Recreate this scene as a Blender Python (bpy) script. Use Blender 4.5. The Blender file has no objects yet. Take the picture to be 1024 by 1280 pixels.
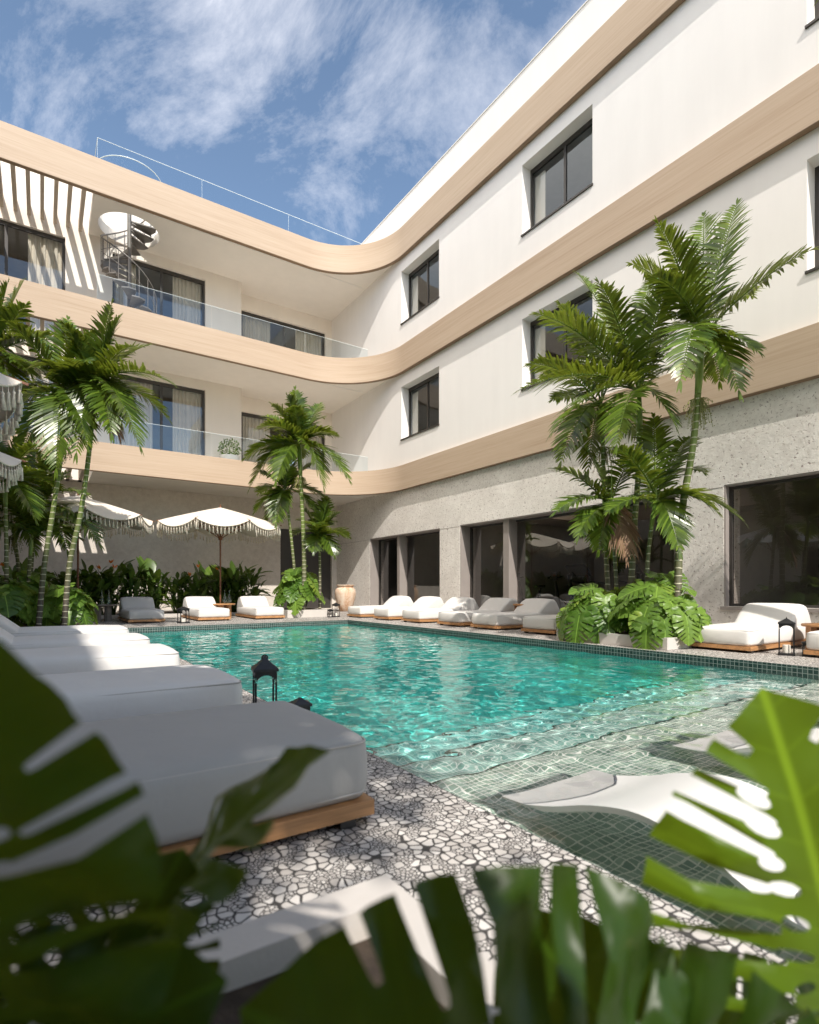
USE_MNEE = True
EXPO = 1.25; SKY = 0.15; SUN = 2.3; CLX, CLY, CLR = -8.0, 1.0, 60; CLOUD = (5.0, 4.9, 5.0); SKYT = (0.71, 0.68, 0.61); BANK = (8.2, 7.5, 6.7)
import bpy, bmesh, math, random
from mathutils import Vector, Matrix, noise
from mathutils.geometry import delaunay_2d_cdt
R = math.radians
random.seed(7)
scene = bpy.context.scene
COL = scene.collection

# ------------------------------------------------------------------ camera
TH = R(34.0); CT, ST = math.cos(TH), math.sin(TH)
CAMZ = 0.85; F = 682.67; CX, CY = 512.0, 736.0
cam = bpy.data.cameras.new('camera'); camo = bpy.data.objects.new('camera', cam); COL.objects.link(camo)
camo.location = (0, 0, CAMZ); camo.rotation_euler = (R(90), 0, -TH)
cam.sensor_fit = 'HORIZONTAL'; cam.sensor_width = 36.0; cam.lens = 24.0
cam.shift_y = (CY - 640.0) / 1024.0
cam.clip_start = 0.02; cam.clip_end = 3000
cam.dof.use_dof = True; cam.dof.focus_distance = 7.0; cam.dof.aperture_fstop = 3.2
scene.camera = camo

def W(px, py, d):                       # a photo pixel at depth d -> world point
    r = (px - CX) / F * d
    return Vector((r * CT + d * ST, d * CT - r * ST, CAMZ - (py - CY) / F * d))

# ------------------------------------------------------------------ mesh helpers
class MB:
    def __init__(s, origin=(0, 0, 0)):
        s.v = []; s.f = []; s.o = Vector(origin); s.uv = []
    def add(s, vs, fs):
        n = len(s.v)
        s.v.extend([Vector(p) for p in vs]); s.f.extend([tuple(i + n for i in f) for f in fs])
    def quad(s, a, b, c, d): s.add([a, b, c, d], [(0, 1, 2, 3)])
    def box(s, x0, x1, y0, y1, z0, z1):
        s.add([(x0,y0,z0),(x1,y0,z0),(x1,y1,z0),(x0,y1,z0),(x0,y0,z1),(x1,y0,z1),(x1,y1,z1),(x0,y1,z1)],
              [(0,3,2,1),(4,5,6,7),(0,1,5,4),(1,2,6,5),(2,3,7,6),(3,0,4,7)])
    def beam(s, a, b, w, h, up=(0, 0, 1)):
        a, b = Vector(a), Vector(b); t = (b - a).normalized(); up = Vector(up)
        sd = t.cross(up)
        if sd.length < 1e-4: sd = t.cross(Vector((1, 0, 0)))
        sd.normalize(); u = sd.cross(t).normalized()
        vs = []
        for p in (a, b):
            for (i, j) in ((-1, -1), (1, -1), (1, 1), (-1, 1)):
                vs.append(p + sd * (i * w / 2) + u * (j * h / 2))
        s.add(vs, [(0,1,2,3),(7,6,5,4),(0,4,5,1),(1,5,6,2),(2,6,7,3),(3,7,4,0)])
    def tube(s, pts, rad, n=8, closed=False, caps=True):
        pts = [Vector(p) for p in pts]
        if not isinstance(rad, (list, tuple)): rad = [rad] * len(pts)
        m = len(pts); rings = []; prev = None
        for i, p in enumerate(pts):
            if closed: t = pts[(i + 1) % m] - pts[i - 1]
            else: t = pts[min(i + 1, m - 1)] - pts[max(i - 1, 0)]
            if t.length < 1e-9: t = Vector((0, 0, 1))
            t.normalize()
            if prev is None:
                a = Vector((1, 0, 0)) if abs(t.x) < 0.8 else Vector((0, 1, 0))
            else: a = prev
            u = (a - t * a.dot(t)).normalized(); w = t.cross(u); prev = u
            rings.append([p + (u * math.cos(2*math.pi*k/n) + w * math.sin(2*math.pi*k/n)) * rad[i] for k in range(n)])
        vs = [q for r in rings for q in r]; fs = []
        for i in range(m if closed else m - 1):
            j = (i + 1) % m
            for k in range(n):
                k2 = (k + 1) % n
                fs.append((i*n+k, i*n+k2, j*n+k2, j*n+k))
        if caps and not closed:
            fs.append(tuple(range(n - 1, -1, -1))); fs.append(tuple((m-1)*n + k for k in range(n)))
        s.add(vs, fs)
    def lathe(s, prof, c=(0, 0, 0), n=24, cap=True):
        c = Vector(c); vs = []; fs = []
        for (r, z) in prof:
            for k in range(n):
                a = 2*math.pi*k/n
                vs.append(c + Vector((r*math.cos(a), r*math.sin(a), z)))
        for i in range(len(prof) - 1):
            for k in range(n):
                k2 = (k + 1) % n
                fs.append((i*n+k, i*n+k2, (i+1)*n+k2, (i+1)*n+k))
        if cap:
            fs.append(tuple(range(n-1, -1, -1))); fs.append(tuple((len(prof)-1)*n + k for k in range(n)))
        s.add(vs, fs)
    def prism(s, poly, z0, z1, holes=()):
        """vertical prism over an XY polygon with holes"""
        loops = [list(poly)] + [list(h) for h in holes]
        P = []; E = []
        for lp in loops:
            n = len(P); P += [Vector((p[0], p[1])) for p in lp]
            E += [(n + i, n + (i + 1) % len(lp)) for i in range(len(lp))]
        co, ed, fc, *_ = delaunay_2d_cdt(P, E, [], 0, 1e-5)
        keep = []
        for f in fc:
            c = sum((co[i] for i in f), Vector((0, 0))) / len(f)
            if inside(c, loops[0]) and not any(inside(c, h) for h in loops[1:]): keep.append(f)
        s.add([(p.x, p.y, z0) for p in co], [tuple(reversed(f)) for f in keep])
        s.add([(p.x, p.y, z1) for p in co], [tuple(f) for f in keep])
        for lp in loops:
            m = len(lp); vs = [(p[0], p[1], z0) for p in lp] + [(p[0], p[1], z1) for p in lp]
            s.add(vs, [(i, (i+1) % m, (i+1) % m + m, i + m) for i in range(m)])
    def xform(s, M): s.v = [M @ p for p in s.v]; return s
    def merge(s, o): s.add(o.v, o.f)
    def mesh(s, name, mat, smooth=False, weld=False):
        me = bpy.data.meshes.new(name)
        me.from_pydata([tuple(p - s.o) for p in s.v], [], s.f)
        if mat: me.materials.append(mat)
        bm = bmesh.new(); bm.from_mesh(me)
        if weld: bmesh.ops.remove_doubles(bm, verts=bm.verts, dist=1e-4)
        if weld != 'keep': bmesh.ops.recalc_face_normals(bm, faces=bm.faces)
        bm.to_mesh(me); bm.free()
        if smooth:
            for p in me.polygons: p.use_smooth = True
            if smooth == 'auto':
                try: me.set_sharp_from_angle(angle=R(40))
                except Exception: pass
        if s.uv and len(s.uv) == len(s.v):
            lay = me.uv_layers.new(name='leaf')
            for lp in me.loops: lay.data[lp.index].uv = s.uv[lp.vertex_index]
        me.update(); return me
    def build(s, name, mat, parent=None, smooth=False, weld=False):
        o = bpy.data.objects.new(name, s.mesh(name, mat, smooth, weld))
        COL.objects.link(o)
        if parent is not None: o.parent = parent
        else: o.location = s.o
        return o

def inside(p, poly):
    x, y = p[0], p[1]; c = False; n = len(poly); j = n - 1
    for i in range(n):
        xi, yi = poly[i][0], poly[i][1]; xj, yj = poly[j][0], poly[j][1]
        if ((yi > y) != (yj > y)) and (x < (xj - xi) * (y - yi) / (yj - yi + 1e-12) + xi): c = not c
        j = i
    return c

def tag(o, label=None, cat=None, group=None, kind=None):
    if label: o['label'] = label
    if cat: o['category'] = cat
    if group: o['group'] = group
    if kind: o['kind'] = kind
    return o
def thing(name, label, cat, loc=(0, 0, 0), rz=0.0, group=None, kind=None):
    o = bpy.data.objects.new(name, None); COL.objects.link(o)
    o.empty_display_size = 0.1; o.location = loc; o.rotation_euler = (0, 0, rz)
    return tag(o, label, cat, group, kind)
def copy_tree(o, parent=None):
    c = o.copy(); COL.objects.link(c)
    if parent is not None: c.parent = parent
    for ch in [x for x in bpy.data.objects if x.parent == o]: copy_tree(ch, c)
    return c

# ------------------------------------------------------------------ materials
def new_mat(name):
    m = bpy.data.materials.new(name); m.use_nodes = True
    nt = m.node_tree
    return m, nt, nt.nodes['Principled BSDF'], nt.nodes['Material Output']
def N(nt, t, **kw):
    n = nt.nodes.new(t)
    for k, v in kw.items():
        if k in n.inputs: n.inputs[k].default_value = v
        else: setattr(n, k, v)
    return n
def L(nt, a, b): nt.links.new(a, b)
def ramp(nt, fac, stops, interp='LINEAR'):
    n = nt.nodes.new('ShaderNodeValToRGB'); n.color_ramp.interpolation = interp
    e = n.color_ramp.elements
    while len(e) < len(stops): e.new(0.5)
    for i, (p, c) in enumerate(stops):
        e[i].position = p; e[i].color = (c[0], c[1], c[2], 1) if not isinstance(c, (int, float)) else (c, c, c, 1)
    L(nt, fac, n.inputs[0]); return n.outputs[0]
def coords(nt, scale=(1, 1, 1), kind='Object'):
    tc = nt.nodes.new('ShaderNodeTexCoord'); mp = nt.nodes.new('ShaderNodeMapping')
    mp.inputs['Scale'].default_value = scale; L(nt, tc.outputs[kind], mp.inputs[0]); return mp.outputs[0]
def wpos(nt, scale=(1, 1, 1)):
    g = nt.nodes.new('ShaderNodeNewGeometry'); mp = nt.nodes.new('ShaderNodeMapping')
    mp.inputs['Scale'].default_value = scale; L(nt, g.outputs['Position'], mp.inputs[0]); return mp.outputs[0]
def noise_n(nt, vec, scale, detail=4, rough=0.55, dist=0.0):
    n = N(nt, 'ShaderNodeTexNoise', Scale=scale, Detail=detail, Roughness=rough, Distortion=dist)
    L(nt, vec, n.inputs['Vector']); return n.outputs['Fac']
def bump(nt, p, h, strength=0.3, dist=0.01):
    b = N(nt, 'ShaderNodeBump', Strength=strength, Distance=dist); L(nt, h, b.inputs['Height']); L(nt, b.outputs[0], p.inputs['Normal']); return b
def math_n(nt, op, a, b=None, c=None):
    n = nt.nodes.new('ShaderNodeMath'); n.operation = op
    for i, x in enumerate((a, b, c)):
        if x is None: continue
        if isinstance(x, (int, float)): n.inputs[i].default_value = x
        else: L(nt, x, n.inputs[i])
    return n.outputs[0]
def mixc(nt, fac, a, b, mode='MIX'):
    n = nt.nodes.new('ShaderNodeMix'); n.data_type = 'RGBA'; n.blend_type = mode
    for i, x in ((0, fac), (6, a), (7, b)):
        if isinstance(x, (int, float)): n.inputs[i].default_value = x
        elif isinstance(x, tuple): n.inputs[i].default_value = (x[0], x[1], x[2], 1)
        else: L(nt, x, n.inputs[i])
    return n.outputs[2]

def plain(name, col, rough=0.6, var=0.08, scale=3.0, bstr=0.0, bscale=60.0, metal=0.0, stretch=(1, 1, 1), spec=0.5):
    m, nt, p, o = new_mat(name)
    v = coords(nt, stretch)
    f = noise_n(nt, v, scale, 5)
    c = ramp(nt, f, [(0.25, tuple(x * (1 - var) for x in col)), (0.75, tuple(min(1, x * (1 + var)) for x in col))])
    L(nt, c, p.inputs['Base Color'])
    p.inputs['Roughness'].default_value = rough; p.inputs['Metallic'].default_value = metal
    p.inputs['Specular IOR Level'].default_value = spec
    if bstr: bump(nt, p, noise_n(nt, v, bscale, 3), bstr, 0.004)
    return m

def plaster_mat(name, col, bstr=0.15):
    m, nt, p, o = new_mat(name)
    v = wpos(nt)
    a = noise_n(nt, v, 0.6, 5, 0.6); b = noise_n(nt, wpos(nt, (2, 2, 0.25)), 1.5, 4, 0.6)
    f = math_n(nt, 'MULTIPLY_ADD', b, 0.5, math_n(nt, 'MULTIPLY', a, 0.5))
    c = ramp(nt, f, [(0.28, tuple(x * 0.93 for x in col)), (0.66, col)])
    L(nt, c, p.inputs['Base Color']); p.inputs['Roughness'].default_value = 0.85
    p.inputs['Specular IOR Level'].default_value = 0.25
    bump(nt, p, noise_n(nt, v, 38, 6, 0.65), bstr, 0.006)
    return m

def band_mat():
    m, nt, p, o = new_mat('tan_oak_cladding')
    # grain runs along the band: stretch horizontally
    g1 = noise_n(nt, wpos(nt, (0.55, 0.55, 26)), 1.0, 6, 0.62, 0.15)
    g2 = noise_n(nt, wpos(nt, (0.16, 0.16, 4.0)), 1.0, 4, 0.6)
    g3 = noise_n(nt, wpos(nt, (2.2, 2.2, 90)), 1.0, 3, 0.6)
    f = math_n(nt, 'ADD', math_n(nt, 'MULTIPLY', g1, 0.5), math_n(nt, 'ADD', math_n(nt, 'MULTIPLY', g2, 0.35), math_n(nt, 'MULTIPLY', g3, 0.2)))
    c = ramp(nt, f, [(0.36, (0.42, 0.31, 0.215)), (0.52, (0.49, 0.375, 0.275)), (0.68, (0.54, 0.425, 0.32))])
    L(nt, c, p.inputs['Base Color']); p.inputs['Roughness'].default_value = 0.62
    p.inputs['Specular IOR Level'].default_value = 0.3
    bump(nt, p, g3, 0.08, 0.004)
    return m

def stone_mat(name, c0, c1, cd, speck=0.38, sc=1.0, bs=0.55):
    m, nt, p, o = new_mat(name)
    v = wpos(nt)
    a = noise_n(nt, v, 1.1 * sc, 6, 0.62); b = noise_n(nt, v, 9 * sc, 5, 0.7)
    f = math_n(nt, 'ADD', math_n(nt, 'MULTIPLY', a, 0.45), math_n(nt, 'MULTIPLY', b, 0.55))
    base = ramp(nt, f, [(0.38, c0), (0.62, c1)])
    # dark pits gathered in patches, stretched slightly sideways
    pit = noise_n(nt, wpos(nt, (19 * sc, 19 * sc, 23 * sc)), 1.0, 3, 0.62, 0.5)
    fine = noise_n(nt, v, 34 * sc, 3, 0.7)
    pf = ramp(nt, math_n(nt, 'ADD', math_n(nt, 'MULTIPLY', pit, 0.75), math_n(nt, 'MULTIPLY', fine, 0.25)), [(speck - 0.06, 1.0), (speck + 0.015, 0.0)])
    col = mixc(nt, pf, base, cd)
    L(nt, col, p.inputs['Base Color']); p.inputs['Roughness'].default_value = 0.9
    p.inputs['Specular IOR Level'].default_value = 0.2
    h = math_n(nt, 'SUBTRACT', math_n(nt, 'ADD', math_n(nt, 'MULTIPLY', b, 0.6), math_n(nt, 'MULTIPLY', fine, 0.4)), math_n(nt, 'MULTIPLY', pf, 0.55))
    bump(nt, p, h, bs, 0.02)
    return m

def wood_mat(name, col, axis=0, rough=0.5):
    m, nt, p, o = new_mat(name)
    st = [14, 14, 14]; st[axis] = 0.9
    g = noise_n(nt, coords(nt, tuple(st)), 1.6, 5, 0.6, 0.6)
    g2 = noise_n(nt, coords(nt, tuple(x * 4 for x in st)), 1.6, 3, 0.6)
    f = math_n(nt, 'ADD', math_n(nt, 'MULTIPLY', g, 0.7), math_n(nt, 'MULTIPLY', g2, 0.3))
    c = ramp(nt, f, [(0.32, tuple(x * 0.55 for x in col)), (0.5, col), (0.7, tuple(min(1, x * 1.3) for x in col))])
    L(nt, c, p.inputs['Base Color']); p.inputs['Roughness'].default_value = rough
    bump(nt, p, g2, 0.15, 0.003)
    return m

def fabric_mat(name, col, weave=420.0, wr=0.35):
    m, nt, p, o = new_mat(name)
    v = coords(nt)
    a = noise_n(nt, v, 3.5, 4, 0.55); wv = noise_n(nt, v, weave, 2, 0.5)
    c = ramp(nt, math_n(nt, 'ADD', math_n(nt, 'MULTIPLY', a, 0.6), math_n(nt, 'MULTIPLY', wv, 0.4)),
             [(0.3, tuple(x * 0.93 for x in col)), (0.7, col)])
    L(nt, c, p.inputs['Base Color']); p.inputs['Roughness'].default_value = 0.92
    p.inputs['Specular IOR Level'].default_value = 0.2
    p.inputs['Sheen Weight'].default_value = 0.15
    big = noise_n(nt, v, 7.0, 3, 0.5, 0.4)
    b1 = N(nt, 'ShaderNodeBump', Strength=wr, Distance=0.02); L(nt, big, b1.inputs['Height'])
    b2 = N(nt, 'ShaderNodeBump', Strength=0.25, Distance=0.0015); L(nt, wv, b2.inputs['Height']); L(nt, b1.outputs[0], b2.inputs['Normal'])
    L(nt, b2.outputs[0], p.inputs['Normal'])
    return m

def leaf_mat(name, dark, light, trans, gloss=0.35, tw=0.35, veins=None, spec=0.4):
    """foliage: per-leaf tint, glossy top, light coming through"""
    m, nt, p, o = new_mat(name)
    g = nt.nodes.new('ShaderNodeNewGeometry')
    rnd = g.outputs['Random Per Island']
    n = noise_n(nt, coords(nt), 5.0, 3)
    f = math_n(nt, 'ADD', math_n(nt, 'MULTIPLY', rnd, 0.7), math_n(nt, 'MULTIPLY', n, 0.3))
    c = ramp(nt, f, [(0.1, dark), (0.8, light), (0.97, tuple(min(1, light[i] * k) for i, k in enumerate((2.0, 1.35, 0.9))))])
    if veins is not None:
        c = mixc(nt, veins(nt), c, tuple(min(1, x * 1.7) for x in light))
        sp = ramp(nt, noise_n(nt, coords(nt), 23.0, 4, 0.7), [(0.70, 0.0), (0.78, 0.6)])      # a few brown flecks
        c = mixc(nt, sp, c, (0.16, 0.11, 0.03))
    L(nt, c, p.inputs['Base Color']); p.inputs['Roughness'].default_value = gloss
    p.inputs['Specular IOR Level'].default_value = spec
    t = nt.nodes.new('ShaderNodeBsdfTranslucent')
    tc = mixc(nt, 0.55, c, trans); L(nt, tc, t.inputs['Color'])
    mx = nt.nodes.new('ShaderNodeMixShader'); mx.inputs[0].default_value = tw
    L(nt, p.outputs[0], mx.inputs[1]); L(nt, t.outputs[0], mx.inputs[2]); L(nt, mx.outputs[0], o.inputs[0])
    return m

def glass_mat(name, tint=(0.6, 0.65, 0.66), refl=(1, 1, 1), ior=1.5, rough=0.0):
    """thin architectural glass: Fresnel reflection over tinted see-through"""
    m, nt, p, o = new_mat(name)
    nt.nodes.remove(p)
    tr = N(nt, 'ShaderNodeBsdfTransparent'); tr.inputs[0].default_value = (*tint, 1)
    gl = N(nt, 'ShaderNodeBsdfGlossy', Roughness=rough); gl.inputs[0].default_value = (*refl, 1)
    b = N(nt, 'ShaderNodeBump', Strength=0.02, Distance=0.02); L(nt, noise_n(nt, wpos(nt), 0.7, 2), b.inputs['Height'])
    L(nt, b.outputs[0], gl.inputs['Normal'])
    g = nt.nodes.new('ShaderNodeNewGeometry'); dt = nt.nodes.new('ShaderNodeVectorMath'); dt.operation = 'DOT_PRODUCT'
    L(nt, g.outputs['Normal'], dt.inputs[0]); L(nt, g.outputs['Incoming'], dt.inputs[1])
    k = math_n(nt, 'POWER', math_n(nt, 'SUBTRACT', 1.0, math_n(nt, 'ABSOLUTE', dt.outputs['Value'])), 5.0)
    f0 = min(0.3, 1.7 * ((ior - 1) / (ior + 1)) ** 2)
    fac = math_n(nt, 'MULTIPLY_ADD', k, 1.0 - f0, f0)
    mx = nt.nodes.new('ShaderNodeMixShader'); L(nt, fac, mx.inputs[0]); L(nt, tr.outputs[0], mx.inputs[1]); L(nt, gl.outputs[0], mx.inputs[2])
    L(nt, mx.outputs[0], o.inputs[0]); return m

def pebble_mat():
    m, nt, p, o = new_mat('pebble_terrazzo')
    v = wpos(nt, (1, 1, 1))
    wob = N(nt, 'ShaderNodeTexNoise', Scale=9.0, Detail=2.0); L(nt, v, wob.inputs['Vector'])
    vm = nt.nodes.new('ShaderNodeVectorMath'); vm.operation = 'MULTIPLY_ADD'
    L(nt, wob.outputs['Color'], vm.inputs[0]); vm.inputs[1].default_value = (0.05, 0.05, 0.0); L(nt, v, vm.inputs[2])
    vv = vm.outputs[0]
    flat = nt.nodes.new('ShaderNodeVectorMath'); flat.operation = 'MULTIPLY'; L(nt, vv, flat.inputs[0]); flat.inputs[1].default_value = (1, 1, 0)
    vv = flat.outputs[0]
    def vor(scale, feat):
        n = N(nt, 'ShaderNodeTexVoronoi', feature=feat, voronoi_dimensions='2D', Scale=scale, Randomness=0.95); L(nt, vv, n.inputs['Vector']); return n
    e1 = vor(29.0, 'DISTANCE_TO_EDGE'); c1 = vor(29.0, 'F1')
    e2 = vor(72.0, 'DISTANCE_TO_EDGE'); c2 = vor(72.0, 'F1')
    m1 = ramp(nt, e1.outputs['Distance'], [(0.075, 0.0), (0.11, 1.0)])
    m2 = ramp(nt, e2.outputs['Distance'], [(0.10, 0.0), (0.16, 1.0)])
    sep = N(nt, 'ShaderNodeSeparateColor'); L(nt, c1.outputs['Color'], sep.inputs[0])
    # a fifth of the big cells break up into small chips
    small = ramp(nt, sep.outputs[0], [(0.33, 1.0), (0.34, 0.0)], 'CONSTANT')
    r1 = ramp(nt, c1.outputs['Distance'], [(0.55, 1.0), (0.63, 0.0)])      # round the corners off
    m1 = math_n(nt, 'MULTIPLY', m1, r1)
    mask = mixc(nt, small, m1, m2)
    sp2 = N(nt, 'ShaderNodeSeparateColor'); L(nt, c2.outputs['Color'], sp2.inputs[0])
    rnd = mixc(nt, small, sep.outputs[1], sp2.outputs[1])
    grain = noise_n(nt, v, 60, 5, 0.7)
    st = ramp(nt, math_n(nt, 'ADD', math_n(nt, 'MULTIPLY', rnd, 0.75), math_n(nt, 'MULTIPLY', grain, 0.25)),
              [(0.1, (0.36, 0.33, 0.305)), (0.4, (0.56, 0.52, 0.48)), (0.9, (0.73, 0.69, 0.645))])
    gr = mixc(nt, grain, (0.02, 0.019, 0.018), (0.085, 0.078, 0.072))
    L(nt, mixc(nt, mask, gr, st), p.inputs['Base Color'])
    rr = ramp(nt, mask, [(0, 0.85), (1, 0.45)]); L(nt, rr, p.inputs['Roughness'])
    hh = math_n(nt, 'ADD', mask, math_n(nt, 'MULTIPLY', grain, 0.15)); bump(nt, p, hh, 0.45, 0.004)
    return m

def tile_mat(name, ca, cb, grout, size, gw=0.1, rough=0.25, warp=0.0):
    """small square mosaic on any axis-aligned face"""
    m, nt, p, o = new_mat(name)
    g = nt.nodes.new('ShaderNodeNewGeometry'); pos = g.outputs['Position']
    if warp:
        wn = N(nt, 'ShaderNodeTexNoise', Scale=6.0, Detail=2.0); L(nt, pos, wn.inputs['Vector'])
        vm = nt.nodes.new('ShaderNodeVectorMath'); vm.operation = 'MULTIPLY_ADD'; L(nt, wn.outputs['Color'], vm.inputs[0])
        vm.inputs[1].default_value = (warp, warp, 0); L(nt, pos, vm.inputs[2]); pos = vm.outputs[0]
    sx = N(nt, 'ShaderNodeSeparateXYZ'); L(nt, pos, sx.inputs[0])
    sn = N(nt, 'ShaderNodeSeparateXYZ'); L(nt, g.outputs['Normal'], sn.inputs[0])
    lines = None; ids = []
    for i in range(3):
        u = math_n(nt, 'DIVIDE', math_n(nt, 'ADD', sx.outputs[i], 100.0 + 0.37 * size), size)
        fr = math_n(nt, 'FRACT', u); ids.append(math_n(nt, 'FLOOR', u))
        d = math_n(nt, 'ABSOLUTE', math_n(nt, 'SUBTRACT', fr, 0.5))
        ln = math_n(nt, 'GREATER_THAN', d, 0.5 - gw / 2)
        flat = math_n(nt, 'LESS_THAN', math_n(nt, 'ABSOLUTE', sn.outputs[i]), 0.7)
        ln = math_n(nt, 'MULTIPLY', ln, flat)
        lines = ln if lines is None else math_n(nt, 'MAXIMUM', lines, ln)
    cv = nt.nodes.new('ShaderNodeCombineXYZ')
    for i in range(3): L(nt, ids[i], cv.inputs[i])
    wn = N(nt, 'ShaderNodeTexWhiteNoise'); L(nt, cv.outputs[0], wn.inputs['Vector'])
    n2 = noise_n(nt, pos, 40, 4, 0.7)
    t = ramp(nt, math_n(nt, 'ADD', math_n(nt, 'MULTIPLY', wn.outputs['Value'], 0.6), math_n(nt, 'MULTIPLY', n2, 0.4)), [(0.15, ca), (0.85, cb)])
    L(nt, mixc(nt, lines, t, grout), p.inputs['Base Color']); p.inputs['Roughness'].default_value = rough
    bump(nt, p, math_n(nt, 'SUBTRACT', 1.0, lines), 0.3, 0.002)
    return m

def trunk_mat(name, ca, cb, ring, rscale):
    """ringed palm stem: leaf scars as thin pale rings"""
    m, nt, p, o = new_mat(name)
    v = coords(nt)
    s = N(nt, 'ShaderNodeSeparateXYZ'); L(nt, v, s.inputs[0])
    wob = noise_n(nt, v, 6, 2)
    z = math_n(nt, 'ADD', math_n(nt, 'MULTIPLY', s.outputs[2], rscale), math_n(nt, 'MULTIPLY', wob, 0.35))
    fr = math_n(nt, 'FRACT', z)
    rg = ramp(nt, fr, [(0.0, 1.0), (0.07, 1.0), (0.14, 0.0), (0.95, 0.0), (1.0, 1.0)])
    nn = noise_n(nt, coords(nt, (1, 1, 0.3)), 18, 4)
    zz = ramp(nt, math_n(nt, 'MULTIPLY', s.outputs[2], 0.3), [(0.15, 0.0), (0.75, 1.0)])
    base = mixc(nt, zz, mixc(nt, nn, ca, tuple(x * 0.6 for x in ca)), mixc(nt, nn, cb, tuple(x * 0.7 for x in cb)))
    L(nt, mixc(nt, rg, base, ring), p.inputs['Base Color']); p.inputs['Roughness'].default_value = 0.6
    bump(nt, p, rg, 0.5, 0.01)
    return m

def veins(nt):
    uv = nt.nodes.new('ShaderNodeUVMap'); uv.uv_map = 'leaf'
    s = N(nt, 'ShaderNodeSeparateXYZ'); L(nt, uv.outputs[0], s.inputs[0])
    ax = math_n(nt, 'ABSOLUTE', math_n(nt, 'SUBTRACT', s.outputs[0], 0.5))
    mid = ramp(nt, ax, [(0.004, 1.0), (0.016, 0.0)])
    q = math_n(nt, 'FRACT', math_n(nt, 'MULTIPLY', math_n(nt, 'SUBTRACT', s.outputs[1], math_n(nt, 'MULTIPLY', ax, 0.62)), 9.0))
    lat = ramp(nt, math_n(nt, 'ABSOLUTE', math_n(nt, 'SUBTRACT', q, 0.5)), [(0.012, 0.26), (0.06, 0.0)])
    return math_n(nt, 'MAXIMUM', mid, lat)
M = {}
M['white'] = plaster_mat('white_render', (0.86, 0.835, 0.81))
M['cream'] = plaster_mat('cream_render', (0.86, 0.80, 0.725))
M['soffit'] = plaster_mat('soffit_paint', (0.82, 0.765, 0.70), 0.05)
M['slat'] = plaster_mat('slat_paint', (0.50, 0.42, 0.34), 0.05)
M['band'] = band_mat()
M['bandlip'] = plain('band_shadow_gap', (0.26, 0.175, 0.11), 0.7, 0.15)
M['stone'] = stone_mat('rough_grey_stucco', (0.66, 0.62, 0.575), (0.83, 0.795, 0.745), (0.32, 0.265, 0.245), 0.42)
M['wallback'] = stone_mat('garden_wall_plaster', (0.60, 0.545, 0.485), (0.73, 0.675, 0.61), (0.48, 0.43, 0.375), 0.38, 0.8, 0.25)
M['frame'] = plain('dark_bronze_frame', (0.045, 0.040, 0.036), 0.4, 0.1)
M['taupe'] = plain('taupe_metal', (0.30, 0.265, 0.245), 0.55, 0.06)
M['glass'] = glass_mat('window_glass', (0.88, 0.90, 0.90), (0.80, 0.90, 1), 1.62)
M['gymglass'] = glass_mat('shopfront_glass', (0.66, 0.63, 0.61), (1, 1, 1), 1.75)
M['clear'] = glass_mat('balustrade_glass', (0.88, 0.94, 0.965), (0.85, 0.93, 1), 1.42)
M['roofglass'] = glass_mat('roof_glass', (0.95, 0.975, 0.98), (0.85, 0.93, 1), 1.12)
M['glassedge'] = plain('glass_edge', (0.75, 0.82, 0.82), 0.15, 0.05)
M['curtain'] = fabric_mat('linen_curtain', (0.70, 0.63, 0.53), 300)
M['interior'] = plain('interior_paint', (0.42, 0.39, 0.35), 0.8)
M['darkroom'] = plain('gym_wall_paint', (0.46, 0.43, 0.40), 0.8)
M['steel'] = plain('galvanised_steel', (0.17, 0.155, 0.14), 0.5, 0.15, 8, metal=0.15)
M['pebble'] = pebble_mat()
M['tile_edge'] = tile_mat('dark_green_mosaic', (0.012, 0.035, 0.030), (0.05, 0.085, 0.075), (0.30, 0.32, 0.30), 0.05, 0.12)
M['tile_shelf'] = tile_mat('pale_green_mosaic', (0.17, 0.29, 0.23), (0.46, 0.60, 0.50), (0.93, 0.95, 0.88), 0.040, 0.17, 0.3, 0.02)
M['tile_deep'] = tile_mat('aqua_mosaic', (0.01, 0.56, 0.49), (0.06, 0.82, 0.73), (0.25, 0.90, 0.82), 0.036, 0.12, 0.3, 0.02)
M['tile_first'] = tile_mat('pale_aqua_mosaic', (0.13, 0.36, 0.31), (0.38, 0.63, 0.56), (0.80, 0.92, 0.86), 0.040, 0.16, 0.3, 0.02)
M['tile_mid'] = tile_mat('sea_green_mosaic', (0.06, 0.39, 0.37), (0.20, 0.62, 0.57), (0.50, 0.84, 0.78), 0.040, 0.15, 0.3, 0.02)
M['soil'] = plain('planting_soil', (0.045, 0.032, 0.022), 0.95, 0.4, 20, 0.8, 60)
M['planter'] = plaster_mat('planter_concrete', (0.60, 0.56, 0.52), 0.25)
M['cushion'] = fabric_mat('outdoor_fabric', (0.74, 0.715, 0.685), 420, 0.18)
M['greycushion'] = fabric_mat('grey_outdoor_fabric', (0.58, 0.57, 0.56))  # the white outdoor fabric darkened: palm shade put into its colour
M['slatecushion'] = fabric_mat('stone_grey_outdoor_fabric', (0.43, 0.415, 0.395), 420, 0.18)  # same outdoor fabric, darker still: deep shade put into the colour
M['piping'] = plain('cushion_piping', (0.48, 0.45, 0.42), 0.8)
M['teak'] = wood_mat('teak', (0.46, 0.235, 0.10), 1)
M['teak_pole'] = wood_mat('dark_teak', (0.19, 0.075, 0.035), 2)
M['canvas'] = fabric_mat('canopy_canvas', (0.76, 0.69, 0.59), 260, 0.2)
M['tassel'] = plain('tassel_yarn', (0.74, 0.66, 0.55), 0.95, 0.25, 30)
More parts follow.
